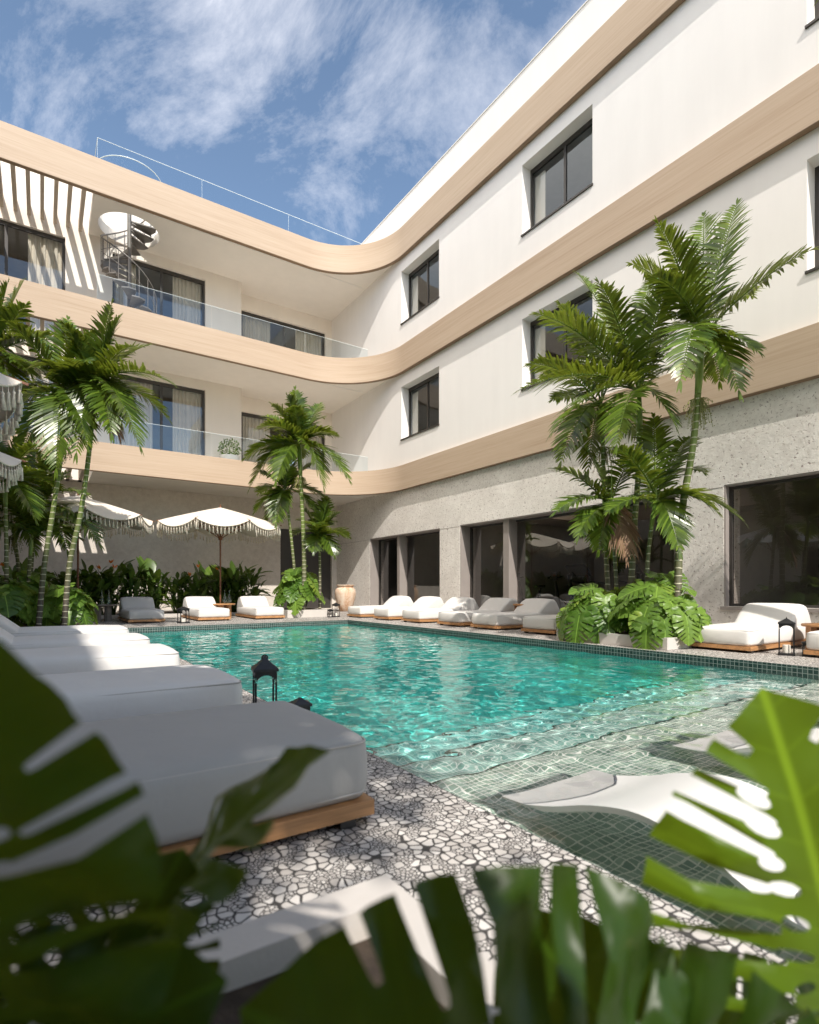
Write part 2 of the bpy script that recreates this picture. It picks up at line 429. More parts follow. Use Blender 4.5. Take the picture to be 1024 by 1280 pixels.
M['black'] = plain('black_iron', (0.012, 0.012, 0.013), 0.45, 0.3, 20)
M['wax'] = plain('candle_wax', (0.78, 0.74, 0.66), 0.5)
M['clay'] = None
M['bottle'] = glass_mat('carafe_glass', (0.80, 0.86, 0.83), (1, 1, 1), 1.5)
M['resin'] = plain('white_resin', (0.80, 0.785, 0.76), 0.3, 0.03)
M['gymblack'] = plain('gym_black', (0.01, 0.01, 0.011), 0.4)
M['gymgrey'] = plain('gym_grey', (0.25, 0.25, 0.26), 0.35, metal=0.5)
M['fruit'] = plain('palm_fruit', (0.22, 0.23, 0.06), 0.4, 0.5, 40)
M['trunk'] = trunk_mat('ringed_trunk', (0.12, 0.10, 0.075), (0.17, 0.23, 0.05), (0.55, 0.52, 0.38), 8.5)
M['shaft'] = plain('green_crownshaft', (0.19, 0.27, 0.06), 0.4, 0.3, 6, stretch=(6, 6, 0.6))
M['palm'] = leaf_mat('palm_leaf', (0.012, 0.036, 0.007), (0.130, 0.205, 0.024), (0.45, 0.52, 0.04), 0.29, 0.28)
M['deadpalm'] = leaf_mat('dry_palm_leaf', (0.16, 0.085, 0.05), (0.34, 0.22, 0.14), (0.4, 0.25, 0.15), 0.6, 0.25)
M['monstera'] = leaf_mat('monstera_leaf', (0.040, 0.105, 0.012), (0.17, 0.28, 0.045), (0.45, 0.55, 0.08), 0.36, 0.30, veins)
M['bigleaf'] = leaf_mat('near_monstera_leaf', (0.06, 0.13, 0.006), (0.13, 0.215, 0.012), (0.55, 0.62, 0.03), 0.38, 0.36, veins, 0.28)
M['darkleaf'] = leaf_mat('dark_monstera_leaf', (0.007, 0.024, 0.003), (0.026, 0.060, 0.005), (0.40, 0.50, 0.03), 0.36, 0.24, veins, 0.28)  # near leaf darkened: foreground shade put into the leaf colour
M['shrub'] = leaf_mat('shrub_leaf', (0.022, 0.058, 0.010), (0.115, 0.19, 0.032), (0.30, 0.42, 0.05), 0.33, 0.27)
M['stalk'] = plain('green_stalk', (0.11, 0.18, 0.035), 0.5, 0.3, 8)
M['flower'] = plain('orange_bract', (0.75, 0.20, 0.02), 0.5, 0.25, 20)
def clay_mat():
    m, nt, p, o = new_mat('weathered_terracotta')
    v = coords(nt)
    a = noise_n(nt, coords(nt, (3, 3, 1.2)), 2.0, 6, 0.65, 0.4); b = noise_n(nt, v, 30, 4)
    f = math_n(nt, 'ADD', math_n(nt, 'MULTIPLY', a, 0.7), math_n(nt, 'MULTIPLY', b, 0.3))
    L(nt, ramp(nt, f, [(0.36, (0.46, 0.24, 0.13)), (0.48, (0.66, 0.47, 0.33)), (0.6, (0.72, 0.60, 0.48))]), p.inputs['Base Color'])
    p.inputs['Roughness'].default_value = 0.85; bump(nt, p, b, 0.3, 0.006); return m
M['clay'] = clay_mat()
# ================================================================== THE SETTING AND THE HOTEL
XR = 10.58            # right wing wall plane
XB = 10.44            # band front on the right wing
YB = 18.40            # band front on the back wing
RB = 2.5              # inner corner radius of the bands
YL, YRC, YG = 20.95, 21.80, 21.30   # back wall planes: pier part, recessed part, ground floor
PX0, PX1, PY0, PY1 = 1.41, 6.87, -5.0, 13.15    # pool
WATER = -0.10
LEFT, NEAR = -14.0, -7.0
BANDS = [(4.32, 5.17), (8.44, 9.36), (12.51, 13.50)]
TOPZ = 14.56

O = Vector((XR, YL, 0))
hotel = thing('hotel_building', 'cream three storey hotel building with curved tan bands wrapping two wings round the pool', 'building', O)
def hb(): return MB(O)

def wall(f, u0, u1, z0, z1, th, ops, mb):
    us = sorted({u0, u1, *[o[0] for o in ops], *[o[1] for o in ops]}); us = [u for u in us if u0 <= u <= u1]
    zs = sorted({z0, z1, *[o[2] for o in ops], *[o[3] for o in ops]}); zs = [z for z in zs if z0 <= z <= z1]
    def hole(i, j):
        if not (0 <= i < len(us) - 1 and 0 <= j < len(zs) - 1): return None
        cu, cz = (us[i] + us[i+1]) / 2, (zs[j] + zs[j+1]) / 2
        return any(o[0] < cu < o[1] and o[2] < cz < o[3] for o in ops)
    for i in range(len(us) - 1):
        for j in range(len(zs) - 1):
            if hole(i, j): continue
            a, b, c, d = us[i], us[i+1], zs[j], zs[j+1]
            for t in (0, th): mb.quad(f(a, c, t), f(b, c, t), f(b, d, t), f(a, d, t))
            for (di, dj, p, q) in ((-1, 0, (a, c), (a, d)), (1, 0, (b, c), (b, d)), (0, -1, (a, c), (b, c)), (0, 1, (a, d), (b, d))):
                if hole(i + di, j + dj) in (True, None):
                    mb.quad(f(*p, 0), f(*q, 0), f(*q, th), f(*p, th))
fR = lambda u, z, t: (XR + t, u, z)                # right wing: u is Y
def fY(Y): return lambda u, z, t: (u, Y + t, z)    # back wing: u is X

def fbox(f, mb, u0, u1, z0, z1, t0, t1):
    a = [f(u0, z0, t0), f(u1, z0, t0), f(u1, z0, t1), f(u0, z0, t1), f(u0, z1, t0), f(u1, z1, t0), f(u1, z1, t1), f(u0, z1, t1)]
    mb.add(a, [(0,3,2,1),(4,5,6,7),(0,1,5,4),(1,2,6,5),(2,3,7,6),(3,0,4,7)])

def window(f, u0, u1, z0, z1, t, splits, fw=0.06, fd=0.07, sill=None, blind=None, curtains=(), fmat='frame', gmat='glass', head=0.0):
    """frame flush with the opening; sub-parts: one pane per light, sill, curtains"""
    fr = hb(); e = 0.003
    a, b, c, d = u0 + e, u1 - e, z0 + e, z1 - e
    fbox(f, fr, a, b, d - fw - head, d, t, t + fd); fbox(f, fr, a, b, c, c + fw, t, t + fd)
    fbox(f, fr, a, a + fw, c + fw, d - fw - head, t, t + fd); fbox(f, fr, b - fw, b, c + fw, d - fw - head, t, t + fd)
    xs = [a + fw] + list(splits) + [b - fw]
    for s in splits: fbox(f, fr, s - fw * 0.6, s + fw * 0.6, c + fw, d - fw - head, t + 0.004, t + fd - 0.004)
    w = fr.build('window', M[fmat], hotel)
    for i in range(len(xs) - 1):
        p = hb(); l = xs[i] + (fw * 0.6 if i else 0); r = xs[i+1] - (fw * 0.6 if i < len(xs) - 2 else 0)
        tt = t + 0.03 + 0.012 * (i % 2)
        p.quad(f(l, c + fw, tt), f(r, c + fw, tt), f(r, d - fw - head, tt), f(l, d - fw - head, tt))
        p.build('pane', M[gmat], w)
    if sill:
        s = hb(); fbox(f, s, u0 - 0.02, u1 + 0.02, z0 - 0.045, z0 - 0.002, -sill, t - 0.002); s.build('sill', M['frame'], w)
    for (l, r) in curtains:
        cm = hb(); n = max(12, int((r - l) / 0.02)); rnd = random.Random(int(l * 91 + z0 * 7))
        ph = rnd.random() * 6; vs = []; fs = []
        for k in range(n + 1):
            u = l + (r - l) * k / n
            q = 0.045 * math.sin(u * 44 + ph + 1.3 * math.sin(u * 9)) + 0.02 * math.sin(u * 97 + ph)
            for zz in (z0 + 0.05, z1 - 0.04): vs.append(f(u, zz, t + 0.19 + q))
        for k in range(n): fs.append((2*k, 2*k+2, 2*k+3, 2*k+1))
        cm.add(vs, fs); cm.build('curtain', M['curtain'], w, smooth=True)
    return w

# ---------------- right wing walls
RWIN = [(8.11, 10.34), (13.99, 16.20), (1.62, 3.84)]
wz = [(10.23, 12.08), (6.14, 8.00)]
ops = [(a, b, c, d) for (a, b) in RWIN for (c, d) in wz]
m = hb(); wall(fR, NEAR, 26.0, 4.42, TOPZ, 0.45, ops, m); m.build('wall', M['white'], hotel)
G = [(13.95, 18.44, 0.02, 2.79), (6.11, 12.94, 0.02, 2.79), (-2.2, 5.18, 0.525, 2.79)]
m = hb(); wall(fR, NEAR, 26.0, -0.3, 4.414, 0.62, G, m); sw = m.build('stone_wall', M['stone'], hotel)
for (a, b) in ((12.95, 13.94), (5.2, 6.1), (18.45, 21.2)):     # fine joint in the stucco at lintel height
    m = hb(); m.box(XR - 0.004, XR + 0.002, a, b, 2.745, 2.757); m.build('stucco_joint', M['taupe'], sw)
for (a, b) in RWIN:
    for (c, d) in wz:
        w = window(fR, a, b, c, d, 0.31, [a + (b - a) * 0.48], 0.055, 0.07, sill=0.035, head=0.06)
        cm = hb(); fbox(fR, cm, b - 0.42, b - 0.07, c + 0.06, d - 0.2, 0.42, 0.435); cm.build('curtain', M['curtain'], w)
# ground floor glazing in deep taupe linings
def shopfront(a, b, z0, z1, posts, dep):
    li = hb(); e = 0.03
    fbox(fR, li, b - e, b + 0.002, z0, z1, 0.012, dep); fbox(fR, li, a - 0.002, a + e, z0, z1, 0.012, dep)
    fbox(fR, li, a + e, b - e, z1 - e, z1 + 0.002, 0.012, dep)
    for (p, t0, wd) in posts: fbox(fR, li, p - wd / 2, p + wd / 2, z0, z1 - e, t0, dep + 0.06)
    w = li.build('glazed_front', M['taupe'], hotel)
    f2 = hb(); fw = 0.05
    for (l, r) in ((a + e, posts[0][0] if posts else b - e),) + (((posts[0][0], b - e),) if posts else ()):
        l += 0.003; r -= 0.003
        fbox(fR, f2, l, r, z1 - e - fw, z1 - e - 0.002, dep - 0.02, dep + 0.05); fbox(fR, f2, l, r, z0 + 0.001, z0 + fw, dep - 0.02, dep + 0.05)
        fbox(fR, f2, l, l + fw, z0 + fw, z1 - e - fw, dep - 0.02, dep + 0.05); fbox(fR, f2, r - fw, r, z0 + fw, z1 - e - fw, dep - 0.02, dep + 0.05)
        p = hb(); t = dep + 0.02
        p.quad(fR(l + fw, z0 + fw, t), fR(r - fw, z0 + fw, t), fR(r - fw, z1 - e - fw, t), fR(l + fw, z1 - e - fw, t)); p.build('pane', M['gymglass'], w)
    f2.build('frame', M['frame'], w)
    return w
shopfront(*G[0], [(16.55, 0.10, 0.16)], 0.40)
shopfront(*G[1], [(11.05, 0.10, 0.22)], 0.40)
w3 = shopfront(*G[2], [], 0.16)
m = hb(); m.box(XR - 0.05, XR + 0.2, G[2][0], G[2][1] + 0.04, 0.46, 0.523); m.build('sill', M['taupe'], w3)

# ---------------- back wing walls
mA = hb(); wall(fY(YL), LEFT, 6.35, 4.42, 14.2, 0.4,
     [(-4.0, 0.65, 8.98, 12.26), (2.0, 5.03, 8.98, 12.26), (-4.0, 0.65, 4.86, 8.2), (2.0, 5.03, 4.86, 8.2)], mA)
mA.box(6.34, 6.352, YL + 0.002, YRC + 0.3, 4.425, 14.1)
mA.build('wall', M['cream'], hotel)
mB = hb(); wall(fY(YRC), 6.36, XR - 0.002, 4.42, 13.0, 0.4, [(6.62, 10.28, 8.98, 12.0), (6.62, 10.28, 4.86, 7.93)], mB)
mB.build('wall', M['cream'], hotel)
mG = hb(); wall(fY(YG), LEFT, XR - 0.002, -0.3, 4.414, 0.35, [(8.05, 10.35, 0.02, 3.3)], mG)
gw = mG.build('garden_side_wall', M['wallback'], hotel)
dr = hb(); fbox(fY(YG), dr, 8.053, 10.347, 0.02, 3.297, 0.12, 0.2); dr.build('door', M['frame'], hotel)
fl = fY(YL); fc = fY(YRC)
for zb, zt in ((8.98, 12.26), (4.86, 8.2)):
    window(fl, -4.0, 0.65, zb, zt, 0.10, [-2.45, -0.9], 0.07, 0.08, curtains=[(-0.35, 0.56)], head=0.05)
    window(fl, 2.0, 5.03, zb, zt, 0.10, [3.55], 0.07, 0.08, curtains=[(2.08, 2.75) if zb > 6 else (2.08, 3.3), (3.95, 4.95)], head=0.05)
    window(fc, 6.62, 10.28, zb, zt - (0.26 if zb > 6 else 0.27), 0.10, [8.45], 0.07, 0.08, curtains=[(6.7, 7.9), (9.0, 10.2)], head=0.05)

# ---------------- curved bands
XLB, RL = -2.85, 1.6      # band front and corner radius of the left wing
def band_path(off=0.0, n=26, y1=NEAR):
    """outer line of the band set back by off from its front"""
    r = RB + off; c = Vector((XB - RB, YB - RB)); pts = [(XLB - off, y1)]
    for i in range(15):
        a = R(180 - 90 * i / 14); pts.append((XLB + RL + (RL + off) * math.cos(a), YB - RL + (RL + off) * math.sin(a)))
    for i in range(n + 1):
        a = R(90 - 90 * i / n); pts.append((c.x + r * math.cos(a), c.y + r * math.sin(a)))
    pts.append((XB + off, y1)); return pts
def strip_solid(mb, off0, off1, z0, z1):
    A, B = band_path(off0), band_path(off1); n = len(A); vs = []
    for i in range(n): vs += [(A[i][0], A[i][1], z0), (A[i][0], A[i][1], z1), (B[i][0], B[i][1], z1), (B[i][0], B[i][1], z0)]
    fs = []
    for i in range(n - 1):
        for k in range(4): fs.append((4*i + k, 4*i + 4 + k, 4*i + 4 + (k+1) % 4, 4*i + (k+1) % 4))
    fs += [(0, 1, 2, 3), (4*n-1, 4*n-2, 4*n-3, 4*n-4)]
    mb.add(vs, fs)
STC = Vector((2.40, 20.0)); STR = 0.90
SLABX = 1.30
for k, (z0, z1) in enumerate(BANDS):
    m = hb(); strip_solid(m, 0.0, 0.137, z0, z1); b = m.build('band', M['band'], hotel, smooth='auto')
    m = hb(); strip_solid(m, 0.006, 0.134, z0 - 0.012, z0 - 0.001); m.build('shadow_lip', M['bandlip'], b)  # darker brown strip along the underside of the band
    # soffit and floor slab behind the band, filling the corner
    poly = [(SLABX, YB + 0.14)] + [p for p in band_path(0.14)[16:-1]]
    ye = YRC - 0.004 if k else YG - 0.004
    poly += [(XR - 0.003, 15.8), (XR - 0.003, ye)] + ([(6.345, ye), (6.345, YL - 0.004)] if k else []) + [(SLABX, YL - 0.004 if k else ye)]
    holes = []
    if k == 2: holes = [[(STC.x + STR * math.cos(2*math.pi*i/40), STC.y + STR * math.sin(2*math.pi*i/40)) for i in range(40)]]
    m = hb(); m.prism(poly, z0 + 0.09, (z1 - 0.30) if k < 2 else 12.95, holes); s = m.build('slab', M['soffit'], hotel)
    m = hb(); m.box(SLABX + 0.01, XR - 0.16, YB + 0.30, YB + 0.318, z0 + 0.072, z0 + 0.088); m.build('soffit_trim', M['white'], s)  # white strip standing in for the sunlit edge of a soffit slit
    # slatted opening beyond the slab: edge beam and louvre slats
    m = hb(); m.box(-1.2, SLABX - 0.002, YB + 0.14, YB + 0.24, z0 + 0.05, z1 - 0.05); bm_ = m.build('edge_beam', M['slat'], hotel)
    for i in range(12):
        x = 1.06 - i * 0.345
        m = hb(); m.box(x - 0.05, x + 0.05, YB + 0.242, YL - 0.003 if k else YG - 0.003, z0 + 0.10, z0 + 0.44); m.build('slat', M['slat'], hotel)
# ---------------- left wing, mostly out of the picture: deep balconies, its roof edge shades the daybeds
XLW = -5.45
fL = lambda u, z, t: (XLW - t, u, z)
LW = [(-4.6, -1.6), (1.2, 4.2), (7.0, 10.0)]
m = hb(); wall(fL, NEAR, YL - 0.01, -0.3, 13.0, 0.4, [(a_, b_, c_, d_) for (a_, b_) in LW for (c_, d_) in ((0.02, 2.8), (4.86, 8.2), (8.98, 12.26))], m); m.build('wall', M['cream'], hotel)
for (a_, b_) in LW:
    for (c_, d_) in ((0.02, 2.8), (4.86, 8.2), (8.98, 12.26)):
        window(fL, a_, b_, c_, d_, 0.12, [(a_ + b_) / 2], 0.07, 0.08, curtains=[(a_ + 0.1, a_ + 0.9)])
for k, (z0, z1) in enumerate(BANDS):
    m = hb(); m.box(XLW + 0.003, XLB - 0.14, NEAR, YB - RL - 0.2, z0 + 0.09, (z1 - 0.30) if k < 2 else 12.95); m.build('slab', M['soffit'], hotel)
# parapet coping, rear shell, roofs and floors inside
m = hb(); m.box(XR - 0.02, XR + 0.47, NEAR, 26.0, TOPZ + 0.002, TOPZ + 0.03); m.build('coping', M['white'], hotel)
m = hb()
for z in (4.30, 8.60, 12.95):
    m.box(LEFT, XR + 0.4, YRC + 0.42, 27.0, z, z + 0.2)
    m.box(LEFT, 6.33, YL + 0.41, YRC + 0.41, z, z + 0.2)
    m.box(LEFT, XLW - 0.41, NEAR, YL, z, z + 0.2)
m.box(LEFT, XR, 26.9, 27.0, 0.02, 12.9); m.box(LEFT, LEFT + 0.1, NEAR, 26.9, 0.02, 12.9)
m.box(5.8, 5.9, YRC + 0.42, 26.9, 4.6, 12.9); m.box(XR + 0.3, XR + 0.4, YRC + 0.42, 26.9, 4.6, 12.9)
m.box(1.3, 1.4, YRC, 26.9, 4.6, 12.9); m.box(LEFT + 0.1, XLW - 0.41, NEAR, NEAR + 0.1, 0.02, 12.9)
m.build('inner_wall', M['interior'], hotel)
m = hb()
for z in (4.30, 8.60, 12.95): m.box(XR + 0.46, 17.0, NEAR, 26, z, z + 0.2)
m.box(16.9, 17.0, NEAR, 26, 0.02, 12.9); m.box(XR + 0.63, 16.9, NEAR, NEAR + 0.1, 0.02, 12.9); m.box(XR + 0.63, 16.9, 25.9, 26.0, 0.02, 12.9)
m.box(XR + 0.63, 16.9, 5.55, 5.65, 0.02, 4.3); m.box(XR + 0.63, 16.9, 13.4, 13.5, 0.02, 4.3)
m.build('inner_wall', M['darkroom'], hotel)
m = hb(); m.box(XR + 0.63, 16.9, NEAR + 0.1, 25.9, 0.004, 0.03); m.build('inner_floor', M['darkroom'], hotel)

# ---------------- glass balustrades
def balustrade(label, runs, z0, z1, rail=0.012, pane_len=2.2, edge=0.004, gm='clear'):
    (ax, ay) = runs[0]
    t = thing('glass_balustrade', label, 'balustrade', (ax, ay, z0), group='glass balustrades of the hotel')
    org = (ax, ay, z0)
    for (p, q) in zip(runs[:-1], runs[1:]):
        p, q = Vector(p), Vector(q); d = q - p; n = max(1, round(d.length / pane_len))
        nrm = Vector((-d.y, d.x)).normalized() * 0.008
        for i in range(n):
            a = p + d * (i / n) + d.normalized() * (0.006 if i else 0); b = p + d * ((i + 1) / n) - d.normalized() * 0.006
            mb = MB(org); mb.quad((a.x, a.y, z0), (b.x, b.y, z0), (b.x, b.y, z1 - 0.004), (a.x, a.y, z1 - 0.004)); mb.build('pane', M[gm], t)
            mb = MB(org); mb.beam((a.x, a.y, z1), (b.x, b.y, z1), rail, 0.008); mb.build('top_edge', M['glassedge'], t)
            mb = MB(org); mb.beam((a.x, a.y, z0), (a.x, a.y, z1 - 0.006), edge, edge); mb.build('side_edge', M['glassedge'], t)
    return t
arcp = [p for p in band_path(0.24)[16:-1]]
for k, nm in ((0, 'clear glass balustrade of the first floor balcony with the potted shrub'), (1, 'clear glass balustrade of the second floor balcony in front of the spiral stair')):
    z0, z1 = BANDS[k]
    balustrade(nm, [(1.37, YB + 0.16), (7.94, YB + 0.16), (XR - 0.02, YB + 0.16)], z1 - 0.3, z1 + 0.81, 0.003, 3.3)
t = balustrade('roof terrace glass balustrade with a bright top edge against the sky', [(1.42, 20.6), (1.42, 19.1), (XR - 0.01, 19.1)], 12.96, 14.59, 0.015, 3.0, 0.005, 'roofglass')

# ---------------- spiral stair from balcony to roof
zs0, zs1 = 9.06, 12.95
st = thing('spiral_staircase', 'grey steel spiral staircase climbing from the upper balcony through a round hole to the roof', 'staircase', (STC.x, STC.y, zs0))
so = (STC.x, STC.y, zs0)
mb = MB(so); mb.tube([(STC.x, STC.y, zs0), (STC.x, STC.y, zs1 + 1.05)], 0.065, 14); mb.build('pole', M['steel'], st, smooth='auto')
NT = 18; A0 = R(7); DA = R(-21.0)
def sp(a, r, z): return (STC.x + r * math.cos(a), STC.y + r * math.sin(a), z)
rail = []
for i in range(NT):
    z = zs0 + (i + 1) * (zs1 - zs0) / NT; a = A0 + DA * i
    mb = MB(so); h = 0.04; a1, a2 = a - R(15), a + R(15)
    top = [sp(a1 , 0.07, z), sp(a1, 0.80, z), sp(a, 0.83, z), sp(a2, 0.80, z), sp(a2, 0.07, z)]
    bot = [(p[0], p[1], z - h) for p in top]
    mb.add(top + bot, [(0,1,2,3,4), (9,8,7,6,5)] + [(i_, (i_+1) % 5, (i_+1) % 5 + 5, i_ + 5) for i_ in range(5)])
    mb.beam(sp(a2, 0.06, z - 0.10), sp(a2, 0.78, z - 0.07), 0.012, 0.09)
    mb.build('tread', M['steel'], st)
    mb = MB(so); mb.tube([sp(a, 0.81, z), sp(a, 0.81, z + 0.92)], 0.011, 6); mb.build('baluster', M['steel'], st)
    for s in range(3): 
        aa = a + DA * s / 3; rail.append(sp(aa, 0.81, z + 0.92 + s / 3 * (zs1 - zs0) / NT))
mb = MB(so); mb.tube(rail, 0.022, 8); mb.build('handrail', M['steel'], st, smooth=True)
mb = MB(so); mb.tube([(p[0], p[1], p[2] - 0.45) for p in rail], 0.010, 6); mb.build('mid_rail', M['steel'], st, smooth=True)
# guard glass round the stair head on the roof
gt = thing('stair_guard', 'curved glass guard round the stair opening on the roof', 'balustrade', (STC.x, STC.y, 12.96))
go = (STC.x, STC.y, 12.96); ring = [sp(R(160 + 250 * i / 40), 0.98, 14.30) for i in range(41)]
mb = MB(go)
mb.add([(p[0], p[1], z) for p in ring for z in (12.96, 14.29)], [(2*i, 2*i+2, 2*i+3, 2*i+1) for i in range(40)]); mb.build('pane', M['roofglass'], gt, smooth=True)
mb = MB(go); mb.tube(ring, 0.014, 6); mb.build('top_edge', M['glassedge'], gt, smooth=True)

# ================================================================== GROUND, DECK, POOL
def sheet(name, quads, z, mat, kind='structure'):
    mb = MB(); 
    for (x0, x1, y0, y1) in quads: mb.quad((x0, y0, z), (x1, y0, z), (x1, y1, z), (x0, y1, z))
    o = mb.build(name, mat); o['kind'] = kind; return o
DX0 = -6.5
sheet('ground', [(-900, DX0, -900, 900), (17.2, 900, -900, 900), (DX0, 17.2, -900, NEAR), (DX0, 17.2, 27.2, 900)], -0.05,
      plain('dry_ground', (0.20, 0.17, 0.12), 0.95, 0.3, 0.05))
sheet('pool_deck', [(DX0, PX0, NEAR, 27), (PX1, XR + 0.6, NEAR, 27), (PX0, PX1, PY1, 27), (PX0, PX1, NEAR, PY0)], 0.0, M['pebble'])
# pool basin: shelf, steps across the pool, deep floor
STEPS = [(PY0, 2.45, -0.48), (2.45, 3.0, -0.72), (3.0, 3.6, -1.0), (3.6, PY1, -1.65)]
mb = MB(); dp = MB(); md = MB(); fs_ = MB()
for i, (y0, y1, z) in enumerate(STEPS):
    t = (mb, fs_, md, dp)[i]
    t.quad((PX0, y0, z), (PX1, y0, z), (PX1, y1, z), (PX0, y1, z))
    if i: (mb, fs_, md, dp)[i].quad((PX0, y0, STEPS[i-1][2]), (PX1, y0, STEPS[i-1][2]), (PX1, y0, z), (PX0, y0, z))
mb.quad((PX0, PY0, -0.48), (PX1, PY0, -0.48), (PX1, PY0, -0.02), (PX0, PY0, -0.02))
LIP = -0.22
for X in (PX0, PX1):
    dp.quad((X, 3.6, -1.65), (X, PY1, -1.65), (X, PY1, LIP), (X, 3.6, LIP))
    for i, (y0, y1, z) in enumerate(STEPS[:3]): (mb, fs_, md)[i].quad((X, y0, z), (X, y1, z), (X, y1, LIP), (X, y0, LIP))
dp.quad((PX0, PY1, -1.65), (PX1, PY1, -1.65), (PX1, PY1, LIP), (PX0, PY1, LIP))
for (y0, y1, z) in STEPS[:3]:      # dark nosing tiles along each step
    st_ = MB(); st_.box(PX0 + 0.015, PX1 - 0.015, y1 - 0.010, y1 + 0.004, z - 0.03, z + 0.005); so_ = st_.build('step_nosing', M['tile_edge']); so_['kind'] = 'structure'
ps = mb.build('pool_shelf', M['tile_shelf']); ps['kind'] = 'structure'
pf_ = fs_.build('pool_steps', M['tile_first']); pf_['kind'] = 'structure'
pm = md.build('pool_steps', M['tile_mid']); pm['kind'] = 'structure'
pd = dp.build('pool_floor', M['tile_deep']); pd['kind'] = 'structure'
# dark mosaic band at the water line, standing a little proud, and its edge seen as a thin kerb
mb = MB(); e = 0.012
mb.box(PX1 - e, PX1 + 0.03, PY0, PY1 + 0.03, LIP - 0.02, 0.008); mb.box(PX0 - 0.03, PX0 + e, PY0, PY1 + 0.03, LIP - 0.02, -0.004)
mb.box(PX0 + e, PX1 - e, PY1 - e, PY1 + 0.03, LIP - 0.02, 0.008)
kb = mb.build('pool_kerb', M['tile_edge']); kb['kind'] = 'structure'
# ================================================================== FURNITURE
def bevel_mesh(name, poly, width, mat, rad=0.05, seg=4, puff=0.0, seed=0, sub=True, taper=0.0):
    """profile polygon in (l, z) pushed out across the width, edges rounded, surface slightly stuffed"""
    bm = bmesh.new(); n = len(poly); h = width / 2
    a = [bm.verts.new((-h, p[0], p[1])) for p in poly]; b = [bm.verts.new((h, p[0], p[1])) for p in poly]
    bm.faces.new(a); bm.faces.new(list(reversed(b)))
    for i in range(n): bm.faces.new((a[(i+1) % n], a[i], b[i], b[(i+1) % n]))
    bmesh.ops.recalc_face_normals(bm, faces=bm.faces)
    bmesh.ops.bevel(bm, geom=list(bm.edges), offset=rad, segments=seg, profile=0.6, affect='EDGES', clamp_overlap=True)
    bmesh.ops.triangulate(bm, faces=[f for f in bm.faces if len(f.verts) > 4])
    for _ in range(2):
        es = [e for e in bm.edges if e.calc_length() > 0.12]
        if es: bmesh.ops.subdivide_edges(bm, edges=es, cuts=2, use_grid_fill=True)
    if puff:
        lo = Vector((min(v.co.x for v in bm.verts), min(v.co.y for v in bm.verts), min(v.co.z for v in bm.verts)))
        hi = Vector((max(v.co.x for v in bm.verts), max(v.co.y for v in bm.verts), max(v.co.z for v in bm.verts)))
        bm.normal_update()
        for v in bm.verts:
            u = [(v.co[i] - lo[i]) / max(1e-6, hi[i] - lo[i]) for i in range(3)]
            bul = [4 * t * (1 - t) for t in u]
            an = [abs(c) for c in v.normal]; k = an.index(max(an)); w = 1.0
            for i in range(3):
                if i != k: w *= bul[i] ** 0.5
            d = puff * w + 0.005 * noise.noise(v.co * 3.1 + Vector((seed * 3.7, 0, 0))) + 0.002 * noise.noise(v.co * 9.0 + Vector((seed, 5, 0)))
            v.co += v.normal * d
    me = bpy.data.meshes.new(name); bm.to_mesh(me); bm.free()
    for p in me.polygons: p.use_smooth = True
    me.materials.append(mat); return me
def obj(name, me, parent, loc=(0, 0, 0)):
    o = bpy.data.objects.new(name, me); COL.objects.link(o); o.parent = parent; o.location = loc; return o

def rounded_rect(w, l0, l1, r, z, n=5):
    pts = []
    for (cx, cyy, a0) in ((w/2 - r, l0 + r, -90), (w/2 - r, l1 - r, 0), (-w/2 + r, l1 - r, 90), (-w/2 + r, l0 + r, 180)):
        for i in range(n + 1):
            a = R(a0 + 90 * i / n); pts.append((cx + r * math.cos(a), cyy + r * math.sin(a), z))
    return pts

def make_daybed(label, loc, rz, group, fab, seed=0, width=0.80, length=2.03, grey_back=False):
    """local frame: foot at y = 0, head at y = length"""
    t = thing('daybed', label, 'daybed', loc, rz, group)
    h = width / 2
    mb = MB(); mb.box(-h - 0.02, h + 0.02, -0.015, 0.02, 0.035, 0.088)
    mb.box(-h - 0.02, -h + 0.03, 0.02, length - 0.05, 0.035, 0.088); mb.box(h - 0.03, h + 0.02, 0.02, length - 0.05, 0.035, 0.088)
    mb.box(-h + 0.03, h - 0.03, 0.02, length - 0.05, 0.05, 0.082); base = mb.build('base', M['teak'], t)
    for (x, y) in ((-h + 0.03, 0.08), (h - 0.03, 0.08), (-h + 0.03, length - 0.2), (h - 0.03, length - 0.2)):
        mb = MB(); mb.box(x - 0.03, x + 0.03, y - 0.03, y + 0.03, 0.0, 0.034); mb.build('foot', M['frame'], t)
    mt = obj('mattress', bevel_mesh('mattress', [(0.0, 0.09), (length - 0.12, 0.09), (length - 0.12, 0.315), (0.0, 0.315)], width, M[fab], 0.05, 4, 0.030, seed), t)
    bk = [(1.16, 0.29), (1.50, 0.565), (1.60, 0.615), (1.76, 0.60), (1.95, 0.30), (1.97, 0.13), (1.6, 0.13)]
    k = length / 2.03; bk = [(p[0] * k, p[1]) for p in bk]
    obj('backrest', bevel_mesh('backrest', bk, width - 0.03, M[fab], 0.055, 4, 0.022, seed + 5), t)
    for z in (0.295, 0.118):
        pm = MB(); pm.tube(rounded_rect(width + 0.012, -0.006, length - 0.114, 0.055, z), 0.0045, 6, closed=True)
        if z > 0.2:
            for (sx_, yy) in ((-1, 0.012), (1, 0.012), (-1, length - 0.13), (1, length - 0.13)):
                pm.tube([(sx_ * (width / 2 - 0.012), yy, 0.13), (sx_ * (width / 2 - 0.008), yy - (0.004 if yy < 1 else -0.004), 0.2), (sx_ * (width / 2 - 0.012), yy, 0.28)], 0.0035, 5)
        pm.build('piping', M['piping'], mt, smooth=True)
    return t
